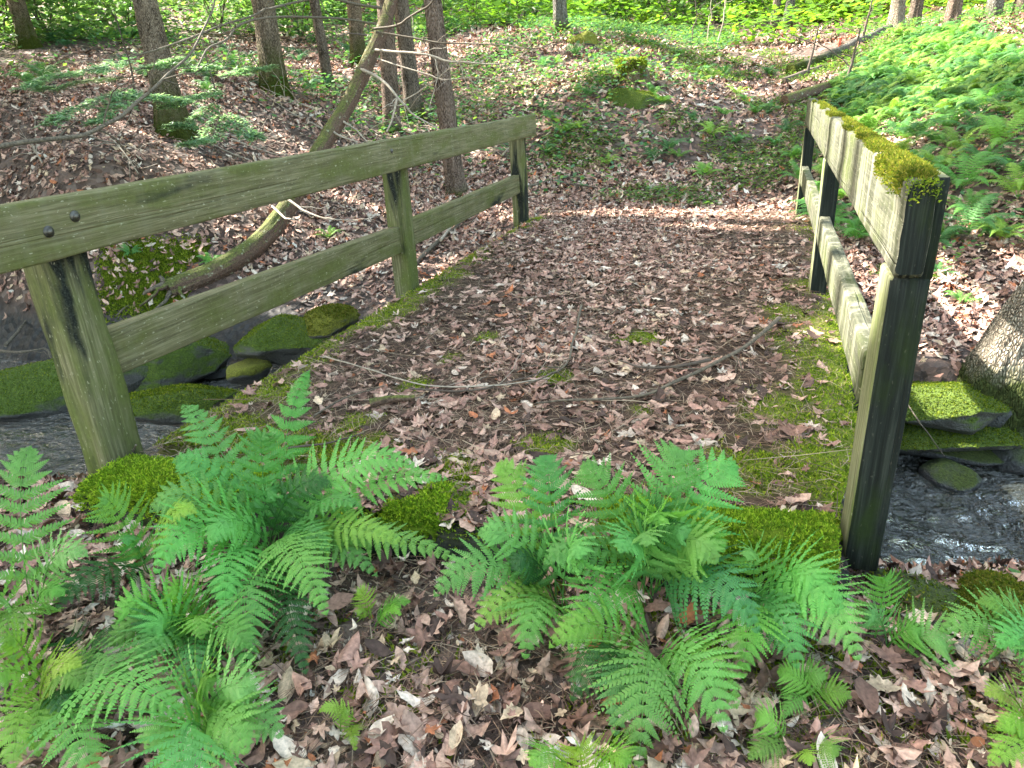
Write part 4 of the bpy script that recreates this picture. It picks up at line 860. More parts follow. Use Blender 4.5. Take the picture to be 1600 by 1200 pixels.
# unseen trees added to shade the bridge
for k, (x, y, hh) in enumerate([(-11.5, 1.5, 8.5), (-12.5, 4.8, 9), (-15.5, 2.8, 11), (-11, -1.6, 8.5), (-16.5, 6.2, 11.5), (-15, -.8, 11), (-19.5, 5, 13.5), (-20, 1.5, 13.5), (-19.5, 9.2, 13), (-13.5, 8.0, 9.5), (-9.5, .2, 6.8), (-10.5, 3.3, 7.2), (-15, 5, 7), (-17.5, 8, 8.5), (-18, 3, 8), (-21.5, 7, 10), (-22, 11.5, 11), (-25, 9, 13), (-13, 6.5, 7.2), (-14.2, 3.2, 6.0), (-16.5, 4.2, 7.0)]):
    hh *= 1.32; lab = ['unseen hemlock added to shade the bridge'][0]
    tree(lab, (x, y, 0), (.3, .2), .2, hh, M_BARK, (3.2, 3.0, 3.0, 3600, .27), group='unseen hemlocks added for shade', crownz=hh - 1.2)
for k, (x, y, hh) in enumerate([(-3.5, -5.5, 9), (4.5, -3, 9), (8.5, 1.5, 10)]):
    tree('unseen tree added near the bridge for shade', (x, y, 0), (.2, .2), .22, hh, M_BARK, (3.2, 3.2, 2.6, 1700, .28), group='unseen trees added near the bridge', crownz=hh)

for x, y in [(-11.5, 3.0), (-12.8, 5.2), (-10.6, 1.2), (-14, 7.2), (-12.5, 1.8)]:  # added out of view to keep low sky out of the water reflection
    tree('unseen young hemlock added to block low sky over the stream', (x, y, 0), (.1, .1), .09, 5.2, M_BARK, (1.8, 1.8, 2.0, 2200, .24), group='unseen young hemlocks added to block low sky', crownz=2.9)
# the fallen leaning trunk
q0 = onpx(266, 458, 4); q1 = onpx(335, 430, 4); dd1 = math.hypot(q1[0], q1[1])
P = [q0 + [0, 0, .02], at(335, 424, dd1 - .06)] + A((400, 383, dd1 * .5 + 3.85), (445, 330, 7.95), (500, 235, 8.4), (545, 160, 8.8), (580, 85, 9.1), (608, 15, 9.4), (640, -120, 9.9))
b = P[0].copy(); e = empty('fallen_tree', b, 'mossy dead trunk leaning up from the stream bank behind the left railing', 'fallen tree')
trunk_mb(P, .102, .068, 1.05, seed=321, rows=90, rough=.22).build('trunk', M_MOSSLOG, e, True)
rr_ = np.random.default_rng(5)
for k in range(9):
    a = rr_.uniform(0, 6.28); q = b + [math.cos(a) * .10, math.sin(a) * .10, rr_.uniform(-.08, .1)]; e2 = q + [math.cos(a) * .3 - .1, math.sin(a) * .25 - .08, rr_.uniform(-.3, .12)]
    mb = MB(); tube(mb, jit_path([b + [0, 0, .02], q, e2], 12, .15, 60 + k), np.linspace(.035, .008, 12), 6); mb.build('root', M_STICK if k % 3 else M_MOSSLOG, e, True)
for l, r0, r1, mt, tw in [(((563, 108, 8.95), (590, 120, 8.7), (625, 155, 8.4), (645, 178, 8.2), (690, 205, 8.0)), .020, .006, M_TWIG, 5), (((586, 78, 9.05), (640, 82, 8.7), (700, 92, 8.4), (755, 100, 8.2), (800, 98, 8.0)), .018, .005, M_TWIG, 9),
                          (((585, 45, 9.1), (620, 38, 8.9), (660, 15, 8.6), (690, -10, 8.4)), .016, .008, M_STICK, 2), (((572, 55, 9.1), (540, 52, 8.8), (515, 70, 8.6)), .012, .004, M_TWIGD, 4),
                          (((588, 50, 9.1), (640, 60, 8.9), (740, 70, 8.5), (830, 75, 8.1), (872, 62, 7.9)), .014, .004, M_STICK, 9), (((590, 92, 9.0), (660, 115, 8.6), (720, 123, 8.3), (800, 118, 8.1)), .010, .003, M_TWIG, 8),
                          (((530, 187, 8.65), (550, 198, 8.5), (575, 222, 8.3)), .015, .006, M_TWIG, 1), (((515, 200, 8.55), (530, 212, 8.4), (560, 222, 8.3)), .012, .006, M_TWIG, 1), (((445, 308, 7.9), (470, 325, 7.7), (500, 340, 7.5), (560, 345, 7.4)), .016, .005, M_TWIG, 4),
                          (((425, 322, 7.85), (445, 340, 7.6), (455, 342, 7.5)), .014, .008, M_TWIG, 0), (((620, 155, 8.4), (612, 190, 8.3), (604, 206, 8.25)), .014, .008, M_TWIG, 1), (((625, 160, 8.4), (660, 140, 8.3), (700, 110, 8.1), (740, 78, 8.0)), .008, .003, M_TWIG, 3)]:
    branch(A(*l), r0, r1, mt, tw, e)

# hemlock sapling with pale sprays at upper left
def spray(mb, leaf, P_, n_tw, Ls, cols, seedp):
    P_ = jit_path(P_, 16, .05, seedp); tube(mb, P_, np.linspace(.006, .002, 16), 5)
    for k in range(2, 16):
        for sd in (-1, 1):
            d = nz(P_[min(k + 1, 15)] - P_[k - 1]); s = nz(np.cross(d, [0, 0, 1.0])) * sd; L = Ls * (1 - (k / 16) * .6) * rng.uniform(.6, 1.1)
            m = 26; t = np.linspace(.05, 1, m)[:, None]; Q = P_[k] + (s * .8 + d * .6) * L * t + np.array([0, 0, -.12]) * L * t ** 2 + rng.normal(0, .01, (m, 3))
            tube(mb, Q[::5], np.linspace(.003, .0012, len(Q[::5])), 3, cap=False)
            for s2 in (-1, 1):
                g_ = nz(np.cross(s, [0, 0, 1.0])) * s2; ll = rng.uniform(.03, .06, (m, 1)); dd = g_ * .8 + s * .5 + rng.normal(0, .2, (m, 3)); w = s * .012
                V = np.stack([Q - w, Q + dd * ll, Q + w], 1); leaf.add(V.reshape(-1, 3), np.arange(m * 3).reshape(-1, 3), np.repeat(np.array(cols)[rng.integers(0, len(cols), m)], 3, 0))
HC = [(.20, .34, .20), (.27, .42, .27), (.13, .25, .14), (.36, .48, .34)]
def hemlock(label, base, sprays):
    base = np.array(base, float); base[2] = h1(base[0], base[1]) - .03; top = base + [0, 0, 1.15]
    e = empty('sapling', base, label, 'sapling', 'hemlock saplings on the left hillside'); mb = MB(); tube(mb, jit_path([base, base + [.03, .02, .6], top], 10, .03, 5), np.linspace(.014, .006, 10), 6); mb.build('stem', M_TWIGD, e, True)
    br, lf = MB(), MB()
    for q, l in enumerate(sprays): spray(br, lf, A(*l), 0, .22, HC, 17 + q * 3)
    br.build('twigs', M_STICK, e); lf.build('foliage', M_LEAF, e)
hemlock('pale blue green hemlock sapling left of the mossy rooted tree', onpx(215, 175, 6), [((210, 92, 7.9), (150, 105, 7.6), (100, 118, 7.4), (40, 135, 7.2)), ((212, 130, 7.9), (170, 150, 7.5), (110, 170, 7.2), (80, 190, 7.0)), ((215, 140, 7.9), (190, 160, 7.4), (150, 190, 7.1)), ((212, 110, 8), (250, 100, 8.2), (280, 92, 8.3)), ((215, 150, 7.9), (250, 150, 7.6), (290, 160, 7.4)), ((214, 120, 7.9), (130, 130, 7.9), (60, 140, 8))])
hemlock('whitish green hemlock sapling right of the mossy rooted tree', onpx(345, 215, 7), [((345, 140, 8.3), (310, 150, 8.0), (260, 165, 7.7)), ((345, 150, 8.3), (300, 190, 7.8), (270, 195, 7.6)), ((345, 120, 8.3), (380, 110, 8.6), (420, 105, 8.8)), ((345, 170, 8.3), (330, 215, 7.8), (290, 225, 7.5)), ((345, 170, 8.3), (380, 200, 8), (400, 215, 7.8)), ((345, 110, 8.4), (320, 105, 8.2), (300, 110, 8))])
# a low dead branch sweeping across the upper left hillside
P = A((-40, 236, 6.0), (0, 231, 6.1), (107, 210, 6.4), (155, 192, 6.6), (200, 170, 6.8), (237, 142, 7.1), (267, 110, 7.4), (300, 70, 7.8), (330, 20, 8.2), (345, -40, 8.6))
e = empty('bent_sapling', P[0], 'long bare bent stem sweeping across the left hillside', 'bare sapling'); branch(P, .020, .007, M_STICK, 12, e, 'stem')
# bare saplings in the middle distance
for lab, (px, py), hh, lean in [('thin bare sapling on the hill above the mossy stump, left of the pair', (1080, 75), 1.6, .12), ('pale bare sapling left of its dark twin above the trail', (1105, 78), 1.9, .05), ('dark bare sapling right of its pale twin above the trail', (1120, 82), 1.7, .2), ('dark bare sapling right of the lone grey tree', (928, 42), 1.5, .0)]:
    b = onpx(px, py, 8)
    e = empty('sapling', b, lab, 'sapling', 'bare saplings on the hill'); P = jit_path([b - [0, 0, .05], b + [lean * .5, 0, hh * .5], b + [lean, .1, hh]], 12, .06, px); branch(P, .014, .005, M_TWIGD if 'pale' not in lab else M_TWIG, 9, e, 'stem')

# ------------------------------------------------------------------ shrubs of bright young leaves at the forest edge
def shrub(label, base, rx, hh, n, size, cols, group='bright young beeches behind the slope'):
    base = np.array(base, float); base[2] = h1(base[0], base[1]) - .05; e = empty('shrub', base, label, 'shrub', group); st = MB(); ends = []
    for q in range(5):
        a = rng.uniform(0, 6.28); tip = base + [np.cos(a) * rx * rng.uniform(.2, .7), np.sin(a) * rx * rng.uniform(.2, .7), hh * rng.uniform(.7, 1)]
        P = jit_path([base, (base + tip) / 2 + [0, 0, hh * .12], tip], 9, .08, int(rng.integers(1, 999))); tube(st, P, np.linspace(.02, .006, 9), 5); ends.append(P)
    st.build('stem', M_TWIGD, e, True)
    k = 34; cc = np.concatenate(ends)[rng.integers(0, 45, k)] + rng.normal(0, 1, (k, 3)) * [rx * .35, rx * .35, hh * .1]
    P = cc[rng.integers(0, k, n)] + rng.normal(0, 1, (n, 3)) * [rx * .22, rx * .22, .10 * hh * .5]; P[:, 2] = np.maximum(P[:, 2], base[2] + .1)
    s = rng.uniform(.6, 1.3, n) * size; th = rng.uniform(0, 6.28, n); d = nz(np.stack([np.cos(th), np.sin(th), rng.normal(-.15, .3, n)], -1)); sd = nz(np.cross(d, rng.normal(0, .4, (n, 3)) + [0, 0, 1]))
    o = [(0, 0), (.3, .3), (.65, .25), (1, 0), (.65, -.25), (.3, -.3)]; V = np.stack([P + d * (s * a)[:, None] + sd * (s * b)[:, None] for a, b in o], 1)
    mb = MB(); mb.add(V.reshape(-1, 3), np.arange(n * 6).reshape(-1, 6), np.repeat(np.array(cols)[rng.integers(0, len(cols), n)] * rng.uniform(.75, 1.2, (n, 1)), 6, 0)); mb.build('foliage', M_LEAF, e)
LIME = [(.20, .36, .03), (.26, .40, .03), (.14, .30, .03), (.30, .42, .05)]; SOFT = [(.13, .25, .08), (.19, .31, .09), (.09, .18, .07)]
for px, py, d, rx, hh, c, lab in [(1270, 40, 31, 2.2, 2.6, LIME, 'lime green shrub right of the trail end trunks'), (1340, 35, 30, 2.4, 2.8, LIME, 'lime green shrub left of the pale crest trunk'), (1300, 60, 28, 1.4, 1.2, LIME, 'low lime shrub just past the end of the trail'), (1385, 20, 34, 2.5, 3.0, LIME, 'lime shrub behind the pale crest trunk'), (1450, 20, 28, 2.2, 2.6, LIME, 'lime shrub between brown and orange crest trunks'),
       (1520, 15, 27, 2.2, 2.6, SOFT, 'green shrub behind the orange brown crest trunk'), (1575, 15, 26, 2, 2.6, LIME, 'lime shrub between the two trunks at top right'), (1180, 25, 32, 2.4, 2.6, LIME, 'lime shrub left of the trail end trunks'), (1120, 20, 30, 2.2, 2.4, SOFT, 'soft green shrub above the bare saplings'), (1050, 15, 30, 2.4, 2.4, LIME, 'lime shrub at the top above the stump'),
       (980, 15, 28, 2.2, 2.2, SOFT, 'soft green shrub right of the lone grey tree'), (920, 10, 27, 2, 2.2, LIME, 'lime shrub close right of the lone grey tree'), (815, 20, 26, 2, 2.2, SOFT, 'fresh green shrub left of the lone grey tree'), (740, 25, 24, 1.8, 2.4, SOFT, 'fresh green shrub behind the ridged railing trunk'), (680, 35, 21, 1.5, 2.2, SOFT, 'bright green shrub seen right of the close pair of trunks'), (535, 30, 25, 1.8, 2, SOFT, 'soft green shrub behind the slim straight tree'),
       (395, 30, 24, 2, 2.4, SOFT, 'soft green shrub left of the furrowed tree'), (340, 40, 21, 2, 2.0, SOFT, 'soft green shrub right of the mossy rooted tree top'), (120, 50, 20, 1.6, 2.2, SOFT, 'soft shrub between the top left trees'), (80, 60, 19, 1.4, 1.8, SOFT, 'soft green shrub right of the dark top left tree'), (10, 70, 19, 1.6, 2, SOFT, 'soft green shrub at the extreme left edge'), (200, 60, 20, 1.4, 1.2, SOFT, 'low green shrub left of the mossy rooted tree'), (470, 50, 21, 1.5, 1.4, SOFT, 'low soft shrub behind the furrowed tree')]:
    shrub(lab, at(px, py, d), rx, hh, 1500, .20 if d > 24 else .15, c)
# the wood beyond that reads as one mass
mb = MB(); n = 42000; a = rng.uniform(-.95, .75, n); d = rng.uniform(34, 62, n); x = np.sin(a) * d; y = np.cos(a) * d; g0 = hill(x, y); z = g0 + rng.random(n) ** 1.4 * 16
kp = fbm(np.stack([x, y, z], -1), .28, 91, 3) > .44; x, y, z = x[kp], y[kp], z[kp]; n = len(x); P = np.stack([x, y, z], -1)
s = rng.uniform(.3, .75, n); th = rng.uniform(0, 6.28, n); dv = nz(np.stack([np.cos(th), np.sin(th), rng.normal(-.2, .4, n)], -1)); sd = nz(np.cross(dv, rng.normal(0, .5, (n, 3)) + [0, 0, 1]))
V = np.stack([P + dv * (s * q)[:, None] + sd * (s * w)[:, None] for q, w in [(0, 0), (.3, .32), (.65, .27), (1, 0), (.65, -.27), (.3, -.32)]], 1)
mb.add(V.reshape(-1, 3), np.arange(n * 6).reshape(-1, 6), np.repeat(np.array(LIME[:1] + SOFT + SOFT + SOFT)[rng.integers(0, 10, n)] * rng.uniform(.35, .95, (n, 1)), 6, 0))
for k in range(110):
    a = rng.uniform(-.95, .75); d = rng.uniform(32, 60); x, y = math.sin(a) * d, math.cos(a) * d; z = h1(x, y); r = rng.uniform(.12, .28)
    tube(mb, np.array([[x, y, z - .2], [x + rng.normal(0, .2), y, z + 6], [x + rng.normal(0, .4), y, z + 14]]), [r, r * .8, r * .5], 8, col=(.10, .08, .065))
tag(mb.build('far_woods', M_LEAF), 'distant leafy wood closing the view behind the hillside', 'woodland', kind='stuff')

# ------------------------------------------------------------------ rocks
def rock(label, c, size, mat, rot=0.0, seed=1, flat=.0, sub=4, fuzz=0, group=None, name='rock', cuts=16, cols=None, tilt=(0, 0)):
    import bmesh
    bm = bmesh.new(); bmesh.ops.create_icosphere(bm, subdivisions=sub, radius=1.0); V = np.array([v.co[:] for v in bm.verts]); Fq = np.array([[v.index for v in f.verts] for f in bm.faces]); bm.free()
    rr = np.random.default_rng(seed + 100); V = np.sign(V) * np.abs(V) ** (1 - flat * .45) if flat else V
    for q in range(cuts):                # split along planes, as stone breaks
        pn = nz(rr.normal(0, 1, 3)); dd = rr.uniform(.58, .86); ex = np.maximum(V @ pn - dd, 0); V = V - ex[:, None] * pn * .93
    V = V * 1.15
    n1 = fbm(V + seed * 3.7, 1.1, seed, 3) - .5; n2 = fbm(V + seed, 4.0, seed + 3, 3) - .5
    V = V * (1 + n1 * .35 + n2 * .10)[:, None] * np.array(size)
    cr, sr = math.cos(rot), math.sin(rot); V = V @ np.array([[cr, sr, 0], [-sr, cr, 0], [0, 0, 1]])
    V[:, 2] += V[:, 0] * tilt[0] + V[:, 1] * tilt[1]
    c = np.array(c, float); o = MB().add(V + c, Fq).build(name, mat, origin=c, smooth=True); tag(o, label, 'rock', group)
    if fuzz:
        T = V[Fq]; nr = np.cross(T[:, 1] - T[:, 0], T[:, 2] - T[:, 0]); ar = np.linalg.norm(nr, axis=1); nr = nz(nr); w = ar * sst(.15, .6, nr[:, 2]); w /= w.sum()
        k = rng.choice(len(T), fuzz, p=w); bc = rng.dirichlet((1, 1, 1), fuzz); P = (T[k] * bc[..., None]).sum(1) + c
        mb = MB(); tufts(mb, P, nr[k], np.full(fuzz, .008), MC * .6 if cols is None else cols, 2, .004); q = mb.build('moss', M_MOSS, o); q['kind'] = 'stuff'
    return o
GR = 'rocks along the stream'
rock('long mossy boulder lying in the water left of the near left post', gp(60, 615, -.62) + [0, .1, -.02], (.85, .30, .22), M_ROCKG, .45, 3, sub=5, fuzz=7000, group=GR)
rock('dark green boulder just right of the near left post', gp(235, 570, -.55) + [0, .15, -.03], (.55, .34, .26), M_ROCKG, .15, 5, sub=5, fuzz=6000, group=GR)
rock('smooth green slab beside the left deck edge', gp(262, 622, -.30) + [.02, .05, -.06], (.42, .20, .13), M_ROCKG, .5, 8, .5, 5, 5000, GR)
rock('blocky mossy stone with a dark wet face behind the left lower rail', gp(440, 535, -.40) + [-.05, .15, -.05], (.36, .26, .20), M_ROCKG, .35, 12, .6, 5, 4000, GR)
rock('bright yellow green mossy stone touching the left deck edge', gp(520, 500, -.12) + [-.05, .06, -.04], (.22, .10, .10), M_ROCKY, .6, 15, 0, 4, 2500, GR, cols=YM)
rock('pale mossy stone on the far left bank above the boulder', gp(200, 488, -.5) + [0, .25, 0], (.40, .24, .16), M_ROCKY, .1, 17, .3, 4, 2600, GR, cols=YM)
rock('small dark stone in the shallows under the left lower rail', gp(335, 580, -.7), (.16, .10, .06), M_ROCKD, .2, 19, .3, 3, 0, GR)
rock('flat dark stone at the water edge left of the deck', gp(385, 580, -.6), (.18, .12, .09), M_ROCKY, .2, 20, .3, 3, 0, GR)
rock('mossy lump beside the root end of the fallen trunk', gp(205, 450, -.3) + [0, .4, 0], (.34, .24, .14), M_ROCKG, .1, 22, .2, 4, 2500, GR)
rock('large flat mossy stone topmost in the pile right of the bridge', gp(1475, 632, -.40) + [0, .1, -.03], (.36, .30, .10), M_ROCKG, -.2, 24, .6, 5, 5200, GR)
rock('thin mossy slab under the large flat stone right of the bridge', gp(1475, 678, -.56) + [0, .08, -.02], (.44, .22, .06), M_ROCKG, -.15, 27, .7, 5, 4200, GR)
rock('dark wet slab lowest in the pile at the water line', gp(1495, 706, -.70) + [0, .05, 0], (.40, .16, .05), M_ROCKD, -.1, 29, .6, 4, 0, GR)
rock('grey angular stone right of the large flat mossy stone', gp(1560, 640, -.44) + [0, .1, 0], (.16, .14, .13), M_ROCKD, .4, 31, .6, 4, 0, GR)
rock('broad wet boulder in the stream at the right edge', gp(1590, 690, -.68), (.34, .24, .12), M_ROCKD, .2, 33, .3, 4, 0, GR)
rock('rounded brown stone with water running over it', gp(1485, 745, -.76), (.13, .12, .08), M_ROCKD, 0, 36, 0, 4, 0, GR, cuts=4)
rock('mossy stone at the foot of the leaning tree', gp(1580, 600, -.38) + [.1, -.1, 0], (.24, .2, .14), M_ROCKG, .4, 37, .3, 4, 1800, GR)
for k, (px, py, z, s, lab) in enumerate([(1335, 362, -.08, .26, 'mossy abutment stone seen between right top and lower rails, highest'), (1345, 395, -.12, .30, 'dark mossy abutment stone second from the top behind the right rails'), (1355, 428, -.18, .30, 'mossy abutment stone third down behind the right rails'), (1365, 462, -.26, .28, 'mossy abutment stone lowest behind the right rails'), (1545, 380, -.02, .24, 'mossy stone on the bank left of the leaning tree'), (1555, 392, -.05, .2, 'yellow mossy stone beside the leaning tree above the bank'), (1480, 445, -.2, .26, 'low mossy stone behind the right near post'), (1455, 472, -.25, .16, 'small yellow mossy stone by the right near post')]):
    p = gp(px, py, z); rock(lab, p + [.12 if k < 4 else 0, .08, -.06], (s, s * .8, s * .55), M_ROCKG if k != 5 and k != 7 else M_ROCKY, k * .7, 40 + k, .35, 4, 1500, GR)
def lowrock(lab, px, py, size, mat, seed, fz=0, cols=None, dz=.02):
    p = onpx(px, py, .8); rock(lab, p + [0, 0, dz], size, mat, seed * .6, seed, .3, 4, fz, 'stones by the near right bank', cols=cols)
lowrock('dark mossy rock at the water edge below the right near post', 1435, 965, (.17, .13, .11), M_ROCKD, 52, 700)
lowrock('yellow moss covered rock at the right edge', 1560, 985, (.17, .13, .10), M_ROCKY, 54, 3600, YM)
lowrock('pale white stone resting among leaves at lower right', 1512, 1028, (.042, .032, .026), M_ROCKP, 56)
lowrock('dark round stone left of the pale white stone', 1477, 1035, (.03, .032, .03), M_ROCKD, 57)
lowrock('bluish dark stone below the pale white stone, left of its neighbour', 1487, 1066, (.032, .026, .022), M_ROCKD, 58)
lowrock('grey brown stone below the pale white stone, right of its neighbour', 1522, 1070, (.045, .032, .028), M_ROCKD, 59)
# mossy stump on the hill
b = onpx(985, 125, 8); e = empty('stump', b, 'small moss covered stump on the hillside beyond the bridge', 'stump'); mb = MB()
tube(mb, np.array([b + [0, 0, -.15], b + [0, 0, .05], b + [0, 0, .2], b + [.01, 0, .3]]), [.34, .27, .22, .19], 28, lambda a, P_: 1 + .3 * (np.stack([np.cos(a * 3 + 1), np.cos(a * 5), np.cos(a * 2), np.sin(a * 4)]) * .5)); st = mb.build('trunk', M_MOSSLOG, e, True)
mb = MB(); n = 3000; a = rng.uniform(0, 6.28, n); r = .2 + .05 * rng.random(n); P = np.stack([b[0] + np.cos(a) * r, b[1] + np.sin(a) * r, b[2] + rng.uniform(-.02, .32, n)], -1); tufts(mb, P, nz(np.stack([np.cos(a), np.sin(a), np.ones(n) * .6], -1)), np.full(n, .03), MC * .8, 2, .009); q = mb.build('moss', M_MOSS, e); q['kind'] = 'stuff'
rock('mossy mound with green plants below the stump', onpx(990, 160, 8) + [0, .1, -.05], (.6, .32, .28), M_ROCKG, 0, 61, 0, 4, 5000, 'mossy mounds on the hill', name='mound')
rock('low mossy mound right under the lone grey tree', onpx(905, 68, 10) + [0, .1, 0], (.35, .3, .2), M_ROCKY, 0, 62, 0, 4, 2000, 'mossy mounds on the hill', name='mound')

# ------------------------------------------------------------------ logs, sticks
def stick(label, pts, r0, r1, mat, tw=0, name='stick', group='sticks lying on the bridge and ground', sides=7):
    P = np.array(pts); r0 *= 1.0; r1 *= .8; e = empty(name, P[0], label, 'stick' if name != 'log' else 'log', group); Q = jit_path(P, max(14, 6 * len(P)), .02, int(rng.integers(1, 999)))
    mb = MB(); n = len(Q); rad = np.linspace(r0, r1, n) * (1 + .25 * (vn(np.c_[np.arange(n), np.zeros(n)], .7, 3) - .5)); tube(mb, Q, rad, sides); mb.build('stem', mat, e, True)
    if tw:
        for q in range(tw):
            k = rng.integers(n // 4, n - 2); d = nz(Q[k + 1] - Q[k]); s = nz(np.cross(d, [0, 0, 1.0])) * rng.choice([-1, 1]) + d * .9 + [0, 0, .25 * rng.random()]; L = rng.uniform(.12, .32)
            mb = MB(); tube(mb, jit_path([Q[k], Q[k] + s * L * .5, Q[k] + s * L + rng.normal(0, .03, 3)], 7, .12, int(rng.integers(1, 999))), np.linspace(rad[k] * .5, .0015, 7), 4); mb.build('twig', mat, e, True)
def D(*l): return [gp(px, py, z + (.022 if z > 0 else 0)) for px, py, z in l]
stick('longest dark stick curving over the right half of the deck', D((1217, 497, .075), (1180, 530, .055), (1130, 560, .045), (1060, 596, .04), (990, 618, .04), (900, 626, .04), (840, 628, .035)), .012, .005, M_STICK, 4)
stick('thinner dark stick lying left of the longest one', D((1110, 562, .05), (1060, 572, .045), (1005, 574, .05), (965, 562, .05)), .009, .005, M_TWIGD, 2)
stick('pale upright pointing branch in the middle of the deck', D((908, 478, .05), (900, 515, .05), (888, 560, .045), (858, 588, .04), (820, 600, .04)), .008, .005, M_STICK, 4)
stick('thin pale twig running left across the deck', D((505, 556, .03), (580, 580, .04), (660, 600, .04), (740, 604, .045), (858, 590, .045)), .004, .004, M_TWIG, 3)
stick('dark twig crossing left of the branch fork', D((640, 607, .04), (720, 612, .045), (790, 598, .045), (850, 580, .05)), .005, .003, M_TWIGD, 2)
stick('short thin brown twig right of the upright branch', D((995, 465, .03), (1012, 488, .035), (1066, 512, .03)), .006, .003, M_STICK, 0)
stick('thin brown twig slanting over leaves at the left of the deck', D((490, 650, .03), (540, 622, .035), (600, 603, .03)), .005, .003, M_STICK, 0)
stick('chunk of mossy branch on the deck behind the left ferns', D((578, 630, .045), (610, 624, .05), (648, 622, .045)), .022, .018, M_MOSSLOG, 0)
stick('dark twig lying behind the tall narrow frond', D((450, 700, .03), (520, 690, .035), (570, 676, .03)), .005, .003, M_TWIGD, 0)
stick('tan cane lying at bottom left of centre', [onpx(480, 1205, .6) + [0, 0, .02], onpx(520, 1150, .6) + [0, 0, .03], onpx(565, 1108, .6) + [0, 0, .02]], .007, .006, M_TWIG, 0)
stick('brown twig under the low central fern, running right', [onpx(1000, 1137, .6) + [0, 0, .03], onpx(1060, 1140, .6) + [0, 0, .03], onpx(1120, 1143, .6) + [0, 0, .02]], .006, .004, M_STICK, 0)
stick('long thin twig passing left under the low central fern', [onpx(800, 1058, .6) + [0, 0, .02], onpx(850, 1090, .6) + [0, 0, .03], onpx(915, 1115, .6) + [0, 0, .02]], .005, .003, M_STICK, 1)
stick('yellowish cane among leaves at lower right', [onpx(1268, 1100, .6) + [0, 0, .02], onpx(1300, 1112, .6) + [0, 0, .02], onpx(1350, 1122, .6) + [0, 0, .02]], .006, .004, M_TWIG, 0)
stick('forked pale twig leaning on the beam under the left near post', D((182, 775, -.18), (195, 735, -.06), (212, 695, .05)), .007, .005, M_STICK, 1)
stick('short dark twig poking out of the bank left of the bridge', [gp(140, 800, -.35), gp(118, 782, -.30), gp(95, 766, -.25)], .007, .006, M_STICK, 0)
stick('dead branch lying along the left deck edge toward the far post', [onpx(648, 420, 4) + [0, 0, .04], onpx(700, 372, 4) + [0, 0, .06], onpx(742, 340, 4) + [0, 0, .07], onpx(800, 312, 4) + [0, 0, .05]], .028, .014, M_STICK, 5)
stick('grey branch beside the dead one along the left deck edge', [onpx(690, 390, 4) + [0, 0, .1], onpx(735, 335, 4) + [0, 0, .12], onpx(775, 318, 4) + [0, 0, .08]], .016, .01, M_TWIG, 4)
stick('long dead branch lying across the path beyond the bridge', [onpx(825, 298, 5) + [0, 0, .05], onpx(880, 284, 5) + [0, 0, .06], onpx(940, 286, 5) + [0, 0, .05], onpx(1010, 282, 5) + [0, 0, .05]], .016, .008, M_STICK, 5)
stick('second dead branch behind the one across the path', [onpx(870, 292, 5) + [0, 0, .05], onpx(960, 300, 5) + [0, 0, .05], onpx(1040, 296, 5) + [0, 0, .04], onpx(1130, 300, 5) + [0, 0, .04]], .013, .006, M_TWIGD, 4)
stick('pale broken branch in the leaves left of the bridge', [onpx(398, 250, 5) + [0, 0, .05], onpx(405, 280, 5) + [0, 0, .06], onpx(396, 300, 5) + [0, 0, .04]], .02, .012, M_TWIG, 3)
stick('bare root on the mud bank beyond the left post', [gp(-10, 548, -.6), gp(40, 550, -.58), gp(70, 545, -.57), gp(80, 560, -.62)], .014, .01, M_STICK, 2)
stick('dark branch lying on mud left of the near left post', [gp(8, 540, -.55), gp(35, 510, -.48), gp(50, 485, -.42)], .016, .01, M_STICK, 0)
stick('thin twig hanging over the stones right of the bridge', D((1410, 620, -.25), (1440, 665, -.35), (1475, 712, -.55)), .004, .003, M_STICK, 0)
for lab, l, r0, r1, mt in [('long pale fallen log running up to the crest trunk', ((1235, 112, 15.2), (1290, 98, 16.2), (1345, 72, 17.6), (1392, 52, 19)), .11, .08, M_BARK_G), ('dark mossy fallen log lower on the right slope', ((1226, 157, 12.6), (1275, 133, 13), (1325, 110, 13.5)), .10, .08, M_MOSSLOG), ('thin log lying left of the long pale one', ((1225, 118, 14.6), (1262, 106, 15), (1290, 98, 15.4)), .06, .05, M_TWIGD)]:
    P = [np.array([*at(*p)[:2], h1(*at(*p)[:2]) + r0 * .8]) for p in l]; P2 = np.array(P); e = empty('log', P2[0], lab, 'log', 'fallen logs on the right slope'); mb = MB(); tube(mb, jit_path(P2, 20, .01, 9), np.linspace(r0, r1, 20), 16, lambda a, Q: 1 + .08 * np.sin(a * 5)[None] * np.ones((len(Q), 1))); mb.build('trunk', mt, e, True)
    q = P2[-1] if 'mossy' in lab else P2[-2]; branch([q, q + [.06, 0, .35], q + [.1, 0, .75]], .03, .012, M_TWIGD, 3, e)
for px, py in [(340, 235), (370, 250), (395, 225), (420, 245), (330, 215), (60, 250), (120, 200), (190, 240), (470, 190), (540, 210), (560, 290), (690, 170), (760, 190), (800, 230), (450, 160)]:
    p = onpx(px, py, 5)
    if p is None: continue
    a = rng.uniform(0, 6.28); L = rng.uniform(.5, 1.1); d = np.array([math.cos(a), math.sin(a)]); P = [np.array([*(p[:2] + d * L * t), h1(*(p[:2] + d * L * t)) + .05 + .16 * t * rng.random()]) for t in (-.5, 0, .5)]
    e = empty('dead_branch', P[0], 'one of the thin dead branches with bare twigs lying on the left hillside', 'branch', 'dead branches on the left hillside'); branch(P, .013, .004, M_TWIG if rng.random() < .6 else M_STICK, 11, e, 'stem')
